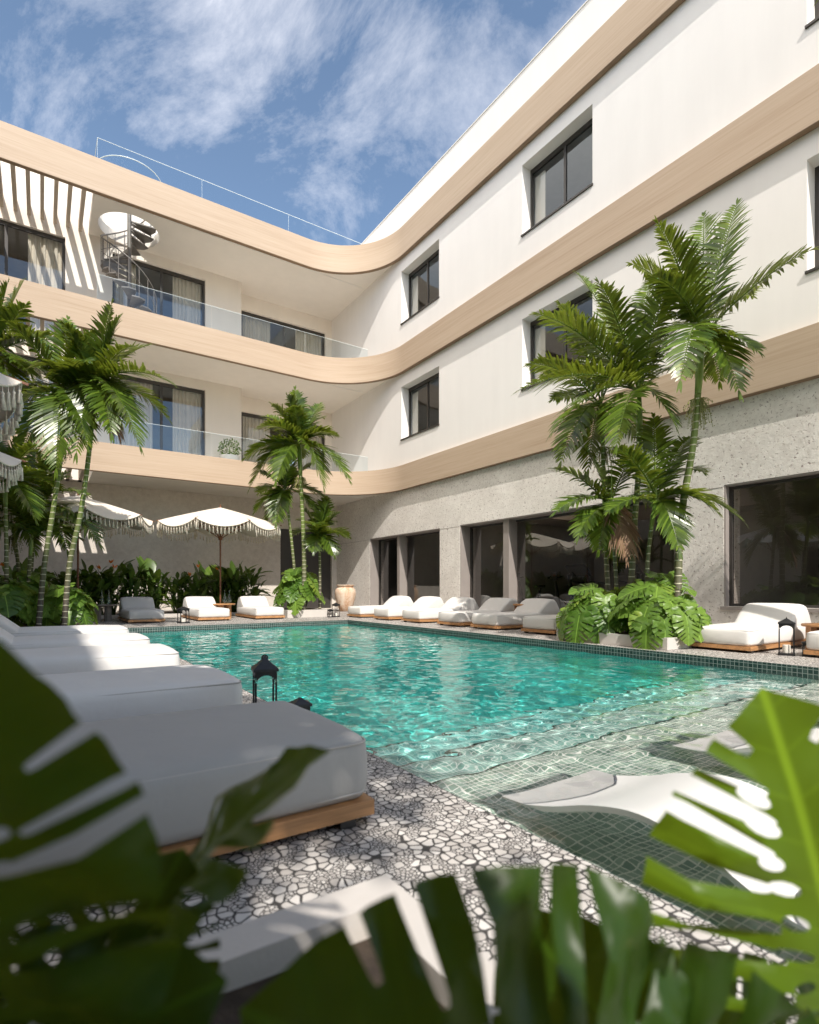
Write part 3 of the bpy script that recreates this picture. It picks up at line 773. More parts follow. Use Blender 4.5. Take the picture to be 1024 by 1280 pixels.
def relabel_daybed(src, label, loc, rz, group=None):
    c = copy_tree(src); c['label'] = label; c.location = loc; c.rotation_euler = (0, 0, rz)
    if group: c['group'] = group
    return c

# right row: foot towards the pool (-X), so the local +y axis runs along world +X
RG = 'daybeds along the right wing'
names = ['white daybed closest to the terracotta jar, at the far end of the right hand row',
         'second white daybed of the right hand row, counted from the terracotta jar',
         'third white daybed of the right hand row, counted from the terracotta jar',
         'white daybed before the grey pier edge with a teak table tucked at its head',
         'white daybed with its back in shade, in front of the gym glass',
         'shaded white daybed half hidden by the monstera planter',
         'large white sunlit daybed under the wide window beside the black lantern',
         'white daybed cut by the right picture edge beyond the black lantern']
ys = [13.96, 12.39, 10.97, 9.42, 8.22, 6.72, 3.44, 2.08]
protoA = make_daybed(names[0], (7.70, ys[0] + 0.40, 0), -math.pi / 2, RG, 'cushion', 1)
for i in range(1, 8):
    if i in (3, 5, 6): make_daybed(names[i], (7.70, ys[i] + 0.40, 0), -math.pi / 2 + R(random.uniform(-0.6, 0.6)), RG, 'cushion', i * 7)
    else: relabel_daybed(protoA, names[i], (7.70 + (0.2 if i == 7 else 0) + random.uniform(-.02, .02), ys[i] + 0.40, 0), -math.pi / 2 + R(random.uniform(-0.6, 0.6)))
# back row
BG = 'daybeds along the far end of the pool'
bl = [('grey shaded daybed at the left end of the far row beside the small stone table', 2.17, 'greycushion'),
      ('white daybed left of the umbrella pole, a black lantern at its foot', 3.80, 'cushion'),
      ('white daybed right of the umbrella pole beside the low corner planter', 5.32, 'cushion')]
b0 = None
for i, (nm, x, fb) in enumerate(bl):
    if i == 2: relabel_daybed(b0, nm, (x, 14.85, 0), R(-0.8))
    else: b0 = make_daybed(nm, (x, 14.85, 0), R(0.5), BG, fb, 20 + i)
# left row: foot towards the pool (+X): local +y along world -X
LG = 'daybeds along the left pool edge'
ll = [('nearest grey daybed of the left row, in shade behind the dark leaves', 1.73),
      ('second daybed of the left row, with the tall black lantern at its near corner', 3.24),
      ('third daybed of the left row, half in shade', 5.00),
      ('fourth daybed of the left row, half in shade', 6.58),
      ('farthest daybed of the left row, below the monstera clump', 8.32)]
for i, (nm, y) in enumerate(ll):
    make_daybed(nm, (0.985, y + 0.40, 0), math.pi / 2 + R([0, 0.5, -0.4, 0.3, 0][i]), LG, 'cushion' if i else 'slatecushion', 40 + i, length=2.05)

# ---------------- small tables
def round_table(label, loc, mat, h=0.40, r=0.30, grp='small side tables'):
    t = thing('side_table', label, 'side table', loc, 0, grp)
    mb = MB(); mb.lathe([(r - 0.01, h - 0.035), (r, h - 0.03), (r, h - 0.006), (r - 0.008, h)], n=32); mb.build('tabletop', M[mat], t, smooth='auto')
    for k in range(4):
        a = R(45 + 90 * k); mb = MB(); cx, cy_ = 0.17 * math.cos(a), 0.17 * math.sin(a)
        d = Vector((math.cos(a), math.sin(a), 0)); q = Vector((-d.y, d.x, 0)); vs = []
        for z in (0.0, h - 0.036):
            for (u, w) in ((-1, -1), (1, -1), (1, 1), (-1, 1)):
                p = Vector((cx, cy_, z)) + d * (0.035 * u) + q * (0.075 * w); vs.append(p)
        mb.add(vs, [(0,3,2,1),(4,5,6,7),(0,1,5,4),(1,2,6,5),(2,3,7,6),(3,0,4,7)]); mb.build('leg', M[mat], t)
    return t
def bottle(label, loc, s=1.0):
    t = thing('carafe', label, 'bottle', loc, 0, 'glass carafes on the side tables')
    mb = MB(); mb.lathe([(0.045*s, 0.0), (0.05*s, 0.01), (0.05*s, 0.12*s), (0.03*s, 0.19*s), (0.014*s, 0.25*s), (0.013*s, 0.32*s), (0.018*s, 0.335*s)], n=16, cap=False)
    mb.build('body', M['bottle'], t, smooth=True)
    mb = MB(); mb.lathe([(0.041*s, 0.012), (0.044*s, 0.02), (0.044*s, 0.09*s)], n=14); mb.build('water', M['bottle'], t, smooth='auto')
    return t
M['stonetop'] = plain('weathered_stone', (0.22, 0.19, 0.165), 0.85, 0.2, 8, 0.4, 40)
TA = (1.33, 16.3, 0); TB = (4.40, 16.2, 0)
round_table('dark stone side table left of the grey daybed', TA, 'stonetop', 0.44, 0.33)
round_table('round teak side table under the fringed umbrella', TB, 'teak', 0.42, 0.33)
for (T, dx, nm) in ((TA, -0.02, 'left glass carafe on the dark stone table'), (TA, 0.14, 'right glass carafe on the dark stone table'), (TB, 0.02, 'left glass carafe on the teak table under the umbrella'), (TB, 0.16, 'right glass carafe on the teak table under the umbrella')):
    bottle(nm, (T[0] + dx, T[1] - 0.06 + dx * 0.3, 0.44 if T is TA else 0.42), 1.15)
round_table('teak side table beside the black lantern at the right picture edge', (9.02, 3.06, 0), 'teak', 0.36, 0.27)
round_table('teak side table between the shaded and the sunlit daybeds before the gym', (9.25, 9.0, 0), 'teak', 0.50, 0.24)

# ---------------- lanterns
def lantern(label, loc, w, h, rz=0.0, candle=True):
    t = thing('lantern', label, 'lantern', loc, rz, 'black candle lanterns on the deck')
    a = w / 2; b = max(0.010, w * 0.085); hb_ = h * 0.78
    mb = MB(); mb.box(-a - 0.004, a + 0.004, -a - 0.004, a + 0.004, 0.006, 0.03)
    for sx_ in (-1, 1):
        for sy in (-1, 1): mb.box(sx_*a - b*0.6, sx_*a + b*0.6, sy*a - b*0.6, sy*a + b*0.6, 0.0, 0.008)
    mb.build('base', M['black'], t)
    # each side: two posts meeting in a round arch, one mesh
    mb = MB(); n = 12; ri = a - b; zc = hb_ - ri * 0.8
    for q in range(4):
        Rm = Matrix.Rotation(q * math.pi / 2, 4, 'Z'); sd = MB()
        for s in (-1, 1): sd.box(s*a - (b if s > 0 else 0), s*a + (b if s < 0 else 0), -a, -a + b * 0.5, 0.03, zc)
        for i in range(n):
            a0, a1 = math.pi * i / n, math.pi * (i + 1) / n
            p0 = (ri * math.cos(a0), zc + ri * 0.8 * math.sin(a0)); p1 = (ri * math.cos(a1), zc + ri * 0.8 * math.sin(a1))
            o0 = (a if i < n/2 else -a) if i not in (0,) else a
            u0 = a * math.cos(a0) / max(abs(math.cos(a0)), abs(math.sin(a0)), 1e-6); 
            e0x = max(-a, min(a, p0[0] * a / ri)); e1x = max(-a, min(a, p1[0] * a / ri))
            vs = [(p0[0], -a, p0[1]), (p1[0], -a, p1[1]), (e1x, -a, hb_ + 0.02), (e0x, -a, hb_ + 0.02)]
            vs += [(x, y + b * 0.5, z) for (x, y, z) in vs]
            sd.add(vs, [(0,1,2,3),(7,6,5,4),(0,4,5,1),(1,5,6,2),(2,6,7,3),(3,7,4,0)])
        sd.xform(Rm); mb.merge(sd)
    mb.build('frame', M['black'], t)
    mb = MB(); pr = []
    for (r, z) in ((a * 1.42 + 0.012, hb_ + 0.02), (a * 1.42 + 0.010, hb_ + 0.034), (a * 0.9, hb_ + 0.034 + h * 0.045), (a * 0.35, hb_ + 0.034 + h * 0.095), (0.012, hb_ + 0.034 + h * 0.11), (0.008, h * 0.975)): pr.append((r, z))
    mb.lathe(pr, n=4); mb.xform(Matrix.Rotation(math.pi / 4, 4, 'Z')); mb.build('roof', M['black'], t)
    mb = MB(); rr = w * 0.13
    mb.tube([(rr * math.cos(2*math.pi*i/16), 0, h * 0.965 - rr * 0.3 + rr * math.sin(2*math.pi*i/16)) for i in range(16)], 0.004, 6, closed=True); mb.build('ring', M['black'], t, smooth=True)
    if candle:
        mb = MB(); mb.lathe([(w * 0.26, 0.031), (w * 0.26, h * 0.26), (w * 0.24, h * 0.268)], n=18); mb.build('candle', M['wax'], t, smooth='auto')
    return t
lantern('tall slim black lantern standing between the two nearest left daybeds', (1.00, 2.88, 0), 0.115, 0.50, R(-12))
lantern('small black lantern beside the tall one at the left pool edge', (1.17, 2.80, 0), 0.09, 0.25, R(-8))
lantern('black lantern with arched sides beside the large sunlit daybed', (7.92, 3.10, 0), 0.17, 0.49, R(22))
lantern('tiny black lantern at the foot of the arched one on the right', (8.00, 2.90, 0), 0.10, 0.18, R(22))
lantern('black lantern at the foot of the white daybed left of the umbrella', (2.92, 14.35, 0), 0.22, 0.42, R(8))
lantern('black lantern on the far corner of the deck by the terracotta jar', (7.40, 14.95, 0), 0.17, 0.44, R(5))
lantern('tiny black lantern left of the far corner lantern', (7.14, 14.80, 0), 0.12, 0.24, R(5))

# ---------------- terracotta jar
jar = thing('terracotta_jar', 'large weathered terracotta jar by the stone wall in the far corner', 'jar', (9.55, 18.5, 0))
mb = MB(); mb.lathe([(0.20, 0.0), (0.23, 0.02), (0.31, 0.25), (0.385, 0.52), (0.40, 0.68), (0.385, 0.80), (0.32, 0.885), (0.285, 0.905), (0.30, 0.93), (0.335, 0.965), (0.34, 0.99), (0.32, 1.0), (0.29, 0.99), (0.26, 0.9), (0.3, 0.75)], n=40, cap=False)
mb.build('body', M['clay'], jar, smooth='auto')

# ---------------- fringed umbrellas
def umbrella(label, loc, Rr=1.78, za=3.27, zr=2.74, rot=0.0, seed=0):
    t = thing('fringed_umbrella', label, 'umbrella', loc, rot, 'fringed canvas umbrellas round the pool')
    rnd = random.Random(seed); n = 8; S = 10; T = 8
    mb = MB(); mb.tube([(0, 0, 0.05), (0, 0, za - 0.05)], 0.024, 12); mb.build('pole', M['teak_pole'], t, smooth='auto')
    mb = MB(); mb.lathe([(0.28, 0.0), (0.28, 0.05), (0.26, 0.06), (0.04, 0.065), (0.035, 0.16)], n=28); mb.build('base', M['steel'], t, smooth='auto')
    def P(k, u, v):
        """panel k, u across 0..1, v from the apex 0..1 : fabric hangs between ribs and its hem is scalloped"""
        a0, a1 = 2*math.pi*(k)/n, 2*math.pi*(k+1)/n
        e0 = Vector((math.cos(a0), math.sin(a0), 0)) * Rr; e1 = Vector((math.cos(a1), math.sin(a1), 0)) * Rr
        p = e0.lerp(e1, u) * v; b = 4 * u * (1 - u)
        z = za - (za - zr) * (v ** 1.08) - 0.035 * b * v * (1 - v) * 2
        hem = max(0.0, (v - 0.72) / 0.28)
        z -= 0.20 * b * hem * hem; p = p * (1 + 0.03 * b * hem)
        return Vector((p.x, p.y, z))
    cm = MB()
    for k in range(n):
        vs = []; fs = []
        for j in range(T + 1):
            v = 0.02 + 0.98 * (1 - (1 - j / T) ** 1.3)
            for i in range(S + 1): vs.append(P(k, i / S, v))
        for j in range(T):
            for i in range(S): fs.append((j*(S+1)+i, j*(S+1)+i+1, (j+1)*(S+1)+i+1, (j+1)*(S+1)+i))
        cm.add(vs, fs)
    can = cm.build('canopy', M['canvas'], t, smooth='auto', weld=True)
    # braid along the hem
    hem = []
    for k in range(n): hem += [P(k, i / S, 1.0) + Vector((0, 0, -0.005)) for i in range(S)]
    mb = MB(); mb.tube(hem, 0.011, 6, closed=True); mb.build('hem_braid', M['tassel'], can, smooth=True)
    # tassels knotted on the hem: cord, knot, skirt
    ts = MB()
    for k in range(n):
        for i in range(14):
            u = (i + 0.5) / 14; p = P(k, u, 1.0); l = 0.205 + rnd.uniform(-0.02, 0.02); j = Vector((rnd.uniform(-.012, .012), rnd.uniform(-.012, .012), 0))
            q = p + Vector((0, 0, -0.055)) + j * 0.3; e = p + Vector((0, 0, -l)) + j
            ts.tube([p, q, q + Vector((0, 0, -0.02)), q + Vector((0, 0, -0.035)), e], [0.003, 0.004, 0.017, 0.011, 0.024], 5)
            if i % 7 == 3:
                p2 = P(k, u, 1.0) * 0.96; p2.z = p.z - 0.03; e2 = p2 + Vector((0, 0, -l * 1.25))
                ts.tube([p2, p2 + Vector((0, 0, -0.12)), e2], [0.004, 0.010, 0.017], 4)
        # long double tassels hanging at each rib tip
        a = 2*math.pi*k/n; p = Vector((math.cos(a), math.sin(a), 0)) * Rr * 0.99; p.z = zr
        for s in range(3):
            o_ = Vector((rnd.uniform(-.04, .04), rnd.uniform(-.04, .04), 0))
            ts.tube([p + o_ * 0.3, p + o_ * 0.6 + Vector((0, 0, -0.10)), p + o_ + Vector((0, 0, -0.13)), p + o_ + Vector((0, 0, -0.31))], [0.003, 0.004, 0.014, 0.020], 5)
    ts.build('fringe', M['tassel'], can, smooth=True)
    for k in range(n):
        a = 2*math.pi*k/n; d = Vector((math.cos(a), math.sin(a), 0))
        mb = MB(); mb.beam(Vector((0, 0, za - 0.06)) + d * 0.03, d * (Rr * 1.03) + Vector((0, 0, zr - 0.02)), 0.022, 0.022)
        mb.beam(Vector((0, 0, 2.35)) + d * 0.04, d * (Rr * 0.52) + Vector((0, 0, za - (za - zr) * 0.52 - 0.05)), 0.018, 0.018); mb.build('rib', M['teak_pole'], t)
    mb = MB(); mb.lathe([(0.05, 2.30), (0.06, 2.32), (0.06, 2.40), (0.05, 2.42)], n=16); mb.build('hub', M['teak_pole'], t, smooth='auto')
    mb = MB(); mb.lathe([(0.02, za - 0.02), (0.035, za + 0.01), (0.012, za + 0.04), (0.02, za + 0.07), (0.004, za + 0.10)], n=12); mb.build('finial', M['teak_pole'], t, smooth='auto')
    return t
umbrella('white fringed umbrella over the far daybeds, its whole canopy in sun', (4.42, 16.62, 0), rot=R(10), seed=1)
umbrella('white fringed umbrella behind the left palm trunks', (0.79, 16.55, 0), rot=R(2), seed=2)
umbrella('shaded fringed umbrella at the upper left picture edge, above the other one', (-1.92, 6.30, 0), rot=R(-6), seed=3)
umbrella('shaded fringed umbrella at the left picture edge below the nearer canopy', (-2.02, 9.70, 0), rot=R(4), seed=4)
umbrella('fringed umbrella shading the second and third left daybeds', (-2.30, 2.95, 0), rot=R(0), seed=5)  # unseen umbrella, added for the shade it casts on the left row

# ---------------- in-pool chaises: an S of moulded resin resting on the shelf
def chaise(label, x0, x1, yfoot, seed=0):
    t = thing('pool_chaise', label, 'pool lounger', ((x0 + x1) / 2, yfoot, -0.48), 0, 'white moulded loungers standing in the shallow water')
    prof = [(0.0, 0.170), (0.12, 0.192), (0.30, 0.240), (0.50, 0.31), (0.70, 0.345), (0.90, 0.31), (1.10, 0.23), (1.24, 0.20), (1.38, 0.245), (1.55, 0.39), (1.74, 0.60), (1.88, 0.74)]
    prof = [(l, z + 0.18) for (l, z) in prof]
    pts = []
    for i in range(len(prof) - 1):
        p0 = prof[max(0, i-1)]; p1 = prof[i]; p2 = prof[i+1]; p3 = prof[min(len(prof)-1, i+2)]
        for s in range(5):
            u = s / 5; f = lambda a, b, c, d: 0.5*((2*b) + (-a + c)*u + (2*a - 5*b + 4*c - d)*u*u + (-a + 3*b - 3*c + d)*u**3)
            pts.append((f(p0[0], p1[0], p2[0], p3[0]), f(p0[1], p1[1], p2[1], p3[1])))
    pts.append(prof[-1]); w = (x1 - x0) / 2; K = 12; th = 0.045
    vs = []; fs = []
    for (l, z) in pts:
        for k in range(K + 1):
            x = -w + 2 * w * k / K; e = abs(x) / w
            vs.append((x, -l, z - 0.022 * (1 - e * e)))
    m_ = len(pts)
    for (l, z) in pts:
        for k in range(K + 1):
            x = -w + 2 * w * k / K; e = abs(x) / w
            vs.append((x * (0.985), -l, z - 0.022 * (1 - e * e) - th * (0.55 + 0.45 * (1 - e ** 4))))
    n1 = m_ * (K + 1)
    for i in range(m_ - 1):
        for k in range(K):
            a = i*(K+1)+k; q = (a, a+1, a+K+2, a+K+1); fs.append(q); fs.append(tuple(n1 + j for j in reversed(q)))
    for i in range(m_ - 1):
        for k in (0, K): a = i*(K+1)+k; fs.append((a, a+K+1, n1+a+K+1, n1+a))
    for k in range(K):
        for i in (0, m_ - 1): a = i*(K+1)+k; fs.append((a, a+1, n1+a+1, n1+a))
    mb = MB(); mb.add(vs, fs); mb.build('seat_shell', M['resin'], t, smooth='auto')
    for yy, zz in ((-1.30, 0.33),):
        mb = MB(); mb.box(-w * 0.55, w * 0.55, yy - 0.12, yy + 0.12, 0.0, zz); mb.build('support', M['resin'], t)
    return t
chaise('white pool lounger nearest the stone deck, its foot end just under the water', 1.77, 2.44, 1.86)
chaise('second white pool lounger from the deck, mostly behind the bright leaf', 3.18, 3.85, 1.86)
chaise('farthest white pool lounger, glimpsed at the right picture edge', 4.72, 5.39, 1.86)

# ---------------- planters
def planter(label, x0, x1, y0, y1, h, th=0.05):
    t = thing('planter', label, 'planter', ((x0 + x1) / 2, (y0 + y1) / 2, 0)); o = t.location
    mb = MB(o); f = MB(o)
    outer = [(x0, y0), (x1, y0), (x1, y1), (x0, y1)]; inner = [(x0 + th, y0 + th), (x1 - th, y0 + th), (x1 - th, y1 - th), (x0 + th, y1 - th)]
    mb.prism(outer, 0.003, h, [inner]); mb.build('box', M['planter'], t)
    s = MB(o); n = 10; vs = []
    for i in range(n + 1):
        for j in range(n + 1):
            x = x0 + th + (x1 - x0 - 2*th) * i / n; y = y0 + th + (y1 - y0 - 2*th) * j / n
            vs.append((x, y, h - 0.05 + 0.03 * noise.noise(Vector((x * 4, y * 4, 0)))))
    s.add(vs, [(i*(n+1)+j, (i+1)*(n+1)+j, (i+1)*(n+1)+j+1, i*(n+1)+j+1) for i in range(n) for j in range(n)]); s.build('soil', M['soil'], t, smooth=True)
    return t
planter('long low white planter on the right pool edge with palms and monstera', 7.15, 8.75, 4.25, 6.20, 0.17)
planter('low white planter in the far corner holding slender palms', 5.90, 7.15, 15.05, 16.6, 0.23)
planter('white planter at the bottom of the picture under the dark leaves', -1.6, 0.60, -1.5, 0.98, 0.25, 0.085)
bed = planter('long planting bed along the far garden wall', -8.0, 5.75, 17.55, 21.2, 0.10, 0.10)
bed2 = planter('planting bed at the left with monstera and palms', -5.2, 0.95, 10.9, 16.0, 0.10, 0.10)

# ---------------- balcony pot
pot = thing('potted_shrub', 'round green shrub in a white pot on the first floor balcony', 'potted plant', (5.45, 19.3, 4.87))
mb = MB((5.45, 19.3, 4.87)); mb.lathe([(0.20, 0.0), (0.22, 0.01), (0.30, 0.30), (0.34, 0.55), (0.345, 0.60), (0.31, 0.60), (0.29, 0.54)], (5.45, 19.3, 4.87), 28, cap=False); mb.build('pot', M['planter'], pot, smooth='auto')

# ---------------- gym machines behind the glass
def exercise_bike(label, loc, rz):
    t = thing('exercise_bike', label, 'exercise bike', loc, rz, 'exercise machines behind the gym glass')
    mb = MB(); mb.beam((-0.5, 0, 0.04), (0.5, 0, 0.04), 0.10, 0.06); mb.beam((-0.5, -0.25, 0.03), (-0.5, 0.25, 0.03), 0.08, 0.05); mb.beam((0.5, -0.25, 0.03), (0.5, 0.25, 0.03), 0.08, 0.05)
    mb.beam((-0.12, 0, 0.05), (-0.28, 0, 0.85), 0.07, 0.05); mb.beam((0.2, 0, 0.05), (0.45, 0, 1.05), 0.07, 0.05); mb.beam((-0.15, 0, 0.35), (0.35, 0, 0.55), 0.06, 0.06); mb.build('frame', M['gymblack'], t)
    mb = MB(); mb.lathe([(0.02, -0.03), (0.22, -0.03), (0.24, -0.02), (0.24, 0.02), (0.22, 0.03), (0.02, 0.03)], n=28); mb.xform(Matrix.Translation((0.33, 0.0, 0.34)) @ Matrix.Rotation(math.pi/2, 4, 'X')); mb.build('flywheel', M['gymgrey'], t, smooth='auto')
    obj('saddle', bevel_mesh('saddle', [(-0.14, 0.86), (0.16, 0.87), (0.16, 0.93), (-0.14, 0.94)], 0.17, M['gymblack'], 0.02, 2), t).rotation_euler = (0, 0, R(-90))
    t.children[-1].location = (-0.28, 0, 0) if t.children else (0, 0, 0)
    mb = MB(); mb.tube([(0.40, -0.24, 1.18), (0.55, -0.20, 1.14), (0.45, 0, 1.06), (0.55, 0.20, 1.14), (0.40, 0.24, 1.18)], 0.018, 8); mb.build('handlebar', M['gymblack'], t, smooth=True)
    mb = MB(); mb.box(0.47, 0.50, -0.12, 0.12, 1.08, 1.30); mb.build('console', M['gymblack'], t)
    return t
def treadmill(label, loc, rz):
    t = thing('treadmill', label, 'treadmill', loc, rz, 'exercise machines behind the gym glass')
    mb = MB(); mb.box(-0.85, 0.75, -0.36, 0.36, 0.05, 0.17); mb.build('deck', M['gymblack'], t)
    for s in (-1, 1):
        mb = MB(); mb.beam((0.62, s*0.36, 0.10), (0.80, s*0.36, 1.22), 0.05, 0.09); mb.build('upright', M['gymblack'], t)
        mb = MB(); mb.tube([(0.74, s*0.36, 1.02), (0.25, s*0.37, 0.98), (0.15, s*0.37, 0.94)], 0.022, 8); mb.build('handrail', M['gymblack'], t, smooth=True)
    mb = MB(); mb.beam((0.66, 0, 1.18), (0.90, 0, 1.46), 0.76, 0.06); mb.build('console', M['gymblack'], t)
    return t
exercise_bike('black exercise bike at the left end of the gym window', (12.6, 11.9, 0.03), R(160))
exercise_bike('second black exercise bike in the gym, right of the first', (13.0, 10.9, 0.03), R(175))
treadmill('black treadmill in the middle of the gym window', (13.0, 9.7, 0.03), R(170))
treadmill('second black treadmill, behind the monstera leaves', (13.0, 8.2, 0.03), R(170))
# ================================================================== PLANTS
UP = Vector((0, 0, 1))
def bez(a, b, c, t): return a * (1-t)**2 + b * (2*t*(1-t)) + c * t*t
def bez_t(a, b, c, t): return ((b - a) * (2*(1-t)) + (c - b) * (2*t)).normalized()

def frond_mesh(C, Tp, lift, rnd, n=26, llen=0.42, wid=0.034, org=(0, 0, 0), vee=0.35, droop=0.25, start=0.10):
    """one pinnate frond from C to Tp"""
    mb = MB(org); C, Tp = Vector(C), Vector(Tp); ln = (Tp - C).length
    mid = C.lerp(Tp, 0.45) + UP * lift * ln
    pts = [bez(C, mid, Tp, i / 12) for i in range(13)]
    mb.tube(pts, [0.016 * (1 - i / 12.5) * (ln / 1.8) ** 0.5 + 0.003 for i in range(13)], 5, caps=False)
    roll = rnd.uniform(-0.5, 0.5)
    for i in range(n):
        t = start + (1 - start) * (i / (n - 1)) ** 0.95
        p = bez(C, mid, Tp, t); tg = bez_t(C, mid, Tp, t)
        side = tg.cross(UP)
        if side.length < 0.15: side = tg.cross(Vector((0.6, 0.8, 0)))
        side.normalize(); nrm = side.cross(tg).normalized()
        if roll: side, nrm = side * math.cos(roll*t) + nrm * math.sin(roll*t), nrm * math.cos(roll*t) - side * math.sin(roll*t)
        prof = math.sin(math.pi * min(1, (t * 0.86 + 0.16))) ** 0.6
        for s in (-1, 1):
            L_ = llen * max(0.25, prof) * rnd.uniform(0.86, 1.12); w_ = wid * rnd.uniform(0.8, 1.2) * (0.6 + 0.4 * prof)
            fw = 0.38 + 0.75 * t + rnd.uniform(-0.1, 0.1)
            d = (side * s + tg * fw + nrm * (vee + rnd.uniform(-0.12, 0.12))).normalized()
            if t > 0.97: d = (tg + side * s * 0.25).normalized()
            wv = (tg - d * tg.dot(d)); 
            if wv.length < 0.05: wv = nrm.cross(d)
            wv.normalize(); dr = droop * rnd.uniform(0.5, 1.5)
            q = []
            for (u, ww) in ((0.0, 0.35), (0.22, 0.95), (0.55, 1.0), (0.85, 0.5)):
                c = p + d * (L_ * u) - UP * (dr * L_ * u * u); q += [c - wv * (w_ * ww * 0.5), c + wv * (w_ * ww * 0.5)]
            q.append(p + d * L_ - UP * (dr * L_))
            mb.add(q, [(0,1,3,2), (2,3,5,4), (4,5,7,6), (6,7,8)])
    return mb

def palm(label, base, path, crown, fronds, group, rad=0.05, seed=0, shaft=0.75, spear=True, fruit=False, flen=1.7, nrand=0, dead=0, sc=1.0, el=(5, 75), name='palm_tree'):
    """path: trunk way points; crown: point the fronds leave; fronds: list of (tip, lift)"""
    rnd = random.Random(seed); base = Vector(base); crown = Vector(crown)
    t = thing(name, label, 'palm', base, 0, group); o = base
    wp = [base] + [Vector(p) for p in path] + [crown]
    pts = []
    for i in range(len(wp) - 1):
        p0, p1, p2, p3 = wp[max(0, i-1)], wp[i], wp[i+1], wp[min(len(wp)-1, i+2)]
        for s in range(6):
            u = s / 6; pts.append(0.5*((2*p1) + (-p0 + p2)*u + (2*p0 - 5*p1 + 4*p2 - p3)*u*u + (-p0 + 3*p1 - 3*p2 + p3)*u**3))
    pts.append(wp[-1])
    acc = [0.0]
    for a, b in zip(pts[:-1], pts[1:]): acc.append(acc[-1] + (b - a).length)
    tot = acc[-1]; cut = max(0.2, tot - shaft)
    tr = [p for p, s in zip(pts, acc) if s <= cut]
    def at(s):
        for i in range(len(acc) - 1):
            if acc[i] <= s <= acc[i+1]: return pts[i].lerp(pts[i+1], (s - acc[i]) / max(1e-6, acc[i+1] - acc[i]))
        return pts[-1]
    tr.append(at(cut))
    # denser ring sampling with slight swelling at every node
    dense = []; s = 0.0
    while s < cut: dense.append(s); s += 0.03
    dense.append(cut)
    mb = MB(o); mb.tube([at(s) for s in dense], [rad * (1.12 - 0.30 * s / tot) * (1.06 if i % 4 == 0 else 1.0) for i, s in enumerate(dense)], 10)
    mb.build('trunk', M['trunk'], t, smooth=True)
    mb = MB(o); m_ = 8
    mb.tube([at(cut + (tot - cut) * i / m_) for i in range(m_ + 1)], [rad * (0.80 + 0.42 * math.sin(math.pi * min(1, i / m_ * 0.8 + 0.08)) - 0.35 * (i / m_)) for i in range(m_ + 1)], 10)
    mb.build('crownshaft', M['shaft'], t, smooth=True)
    allf = [(Vector(a), b, 'palm') for (a, b) in fronds]
    g = rnd.uniform(0, 6.28)
    for i in range(nrand):
        az = g + i * 2.39996 + rnd.uniform(-0.25, 0.25); e = R(el[0] + (el[1] - el[0]) * ((i + 0.5) / nrand) + rnd.uniform(-8, 8))
        l = flen * rnd.uniform(0.82, 1.12)
        h = Vector((math.cos(az), math.sin(az), 0))
        tip = crown + h * (l * math.cos(e) * 0.95) + UP * (l * (math.sin(e) - 0.35 * math.cos(e)))
        allf.append((tip, 0.16 + 0.20 * math.cos(e), 'palm'))
    for i in range(dead):
        az = rnd.uniform(0, 6.28); h = Vector((math.cos(az), math.sin(az), 0)); l = flen * 0.65
        allf.append((crown - UP * 0.25 + h * l * 0.45 - UP * l * 0.8, 0.35, 'deadpalm'))
    for (tip, lift, mt) in allf:
        ln = (tip - crown).length
        mb = frond_mesh(crown + UP * rnd.uniform(-0.12, 0.05), tip, lift, rnd, n=int(19 + 12 * ln), llen=0.36 * ln ** 0.5 * 1.10 * sc, wid=0.047 * sc, org=o, droop=0.30 if mt == 'palm' else 0.8)
        mb.build('frond', M[mt], t)
    if spear:
        mb = MB(o); tip = crown + Vector((rnd.uniform(-.1, .1), rnd.uniform(-.1, .1), 0.8 * flen / 1.7)); mb.tube([crown, crown.lerp(tip, 0.5), tip], [0.016, 0.011, 0.003], 5); mb.build('spear', M['shaft'], t)
    if fruit:
        c0 = at(cut) - UP * 0.05
        for q in range(3):
            mb = MB(o); az = q * 2.2 + rnd.random(); h = Vector((math.cos(az), math.sin(az), 0))
            for k in range(16):
                d = (h * rnd.uniform(0.1, 0.9) + Vector((rnd.uniform(-.5, .5), rnd.uniform(-.5, .5), 0)) * 0.5); e = c0 + d * 0.24 - UP * rnd.uniform(0.15, 0.5)
                mb.tube([c0, c0 + d * 0.16 - UP * 0.06, e], 0.004, 4)
                for z in range(7):
                    u = 0.35 + 0.65 * z / 6; p = bez(c0, c0 + d * 0.16 - UP * 0.06, e, u) + Vector((rnd.uniform(-.02, .02), rnd.uniform(-.02, .02), rnd.uniform(-.02, .02)))
                    r_ = rnd.uniform(0.009, 0.014); mb.add([p + Vector(v) * r_ for v in ((1,0,0),(-1,0,0),(0,1,0),(0,-1,0),(0,0,1),(0,0,-1))], [(0,2,4),(2,1,4),(1,3,4),(3,0,4),(2,0,5),(1,2,5),(3,1,5),(0,3,5)])
            mb.build('fruit_cluster', M['fruit'], t)
    return t

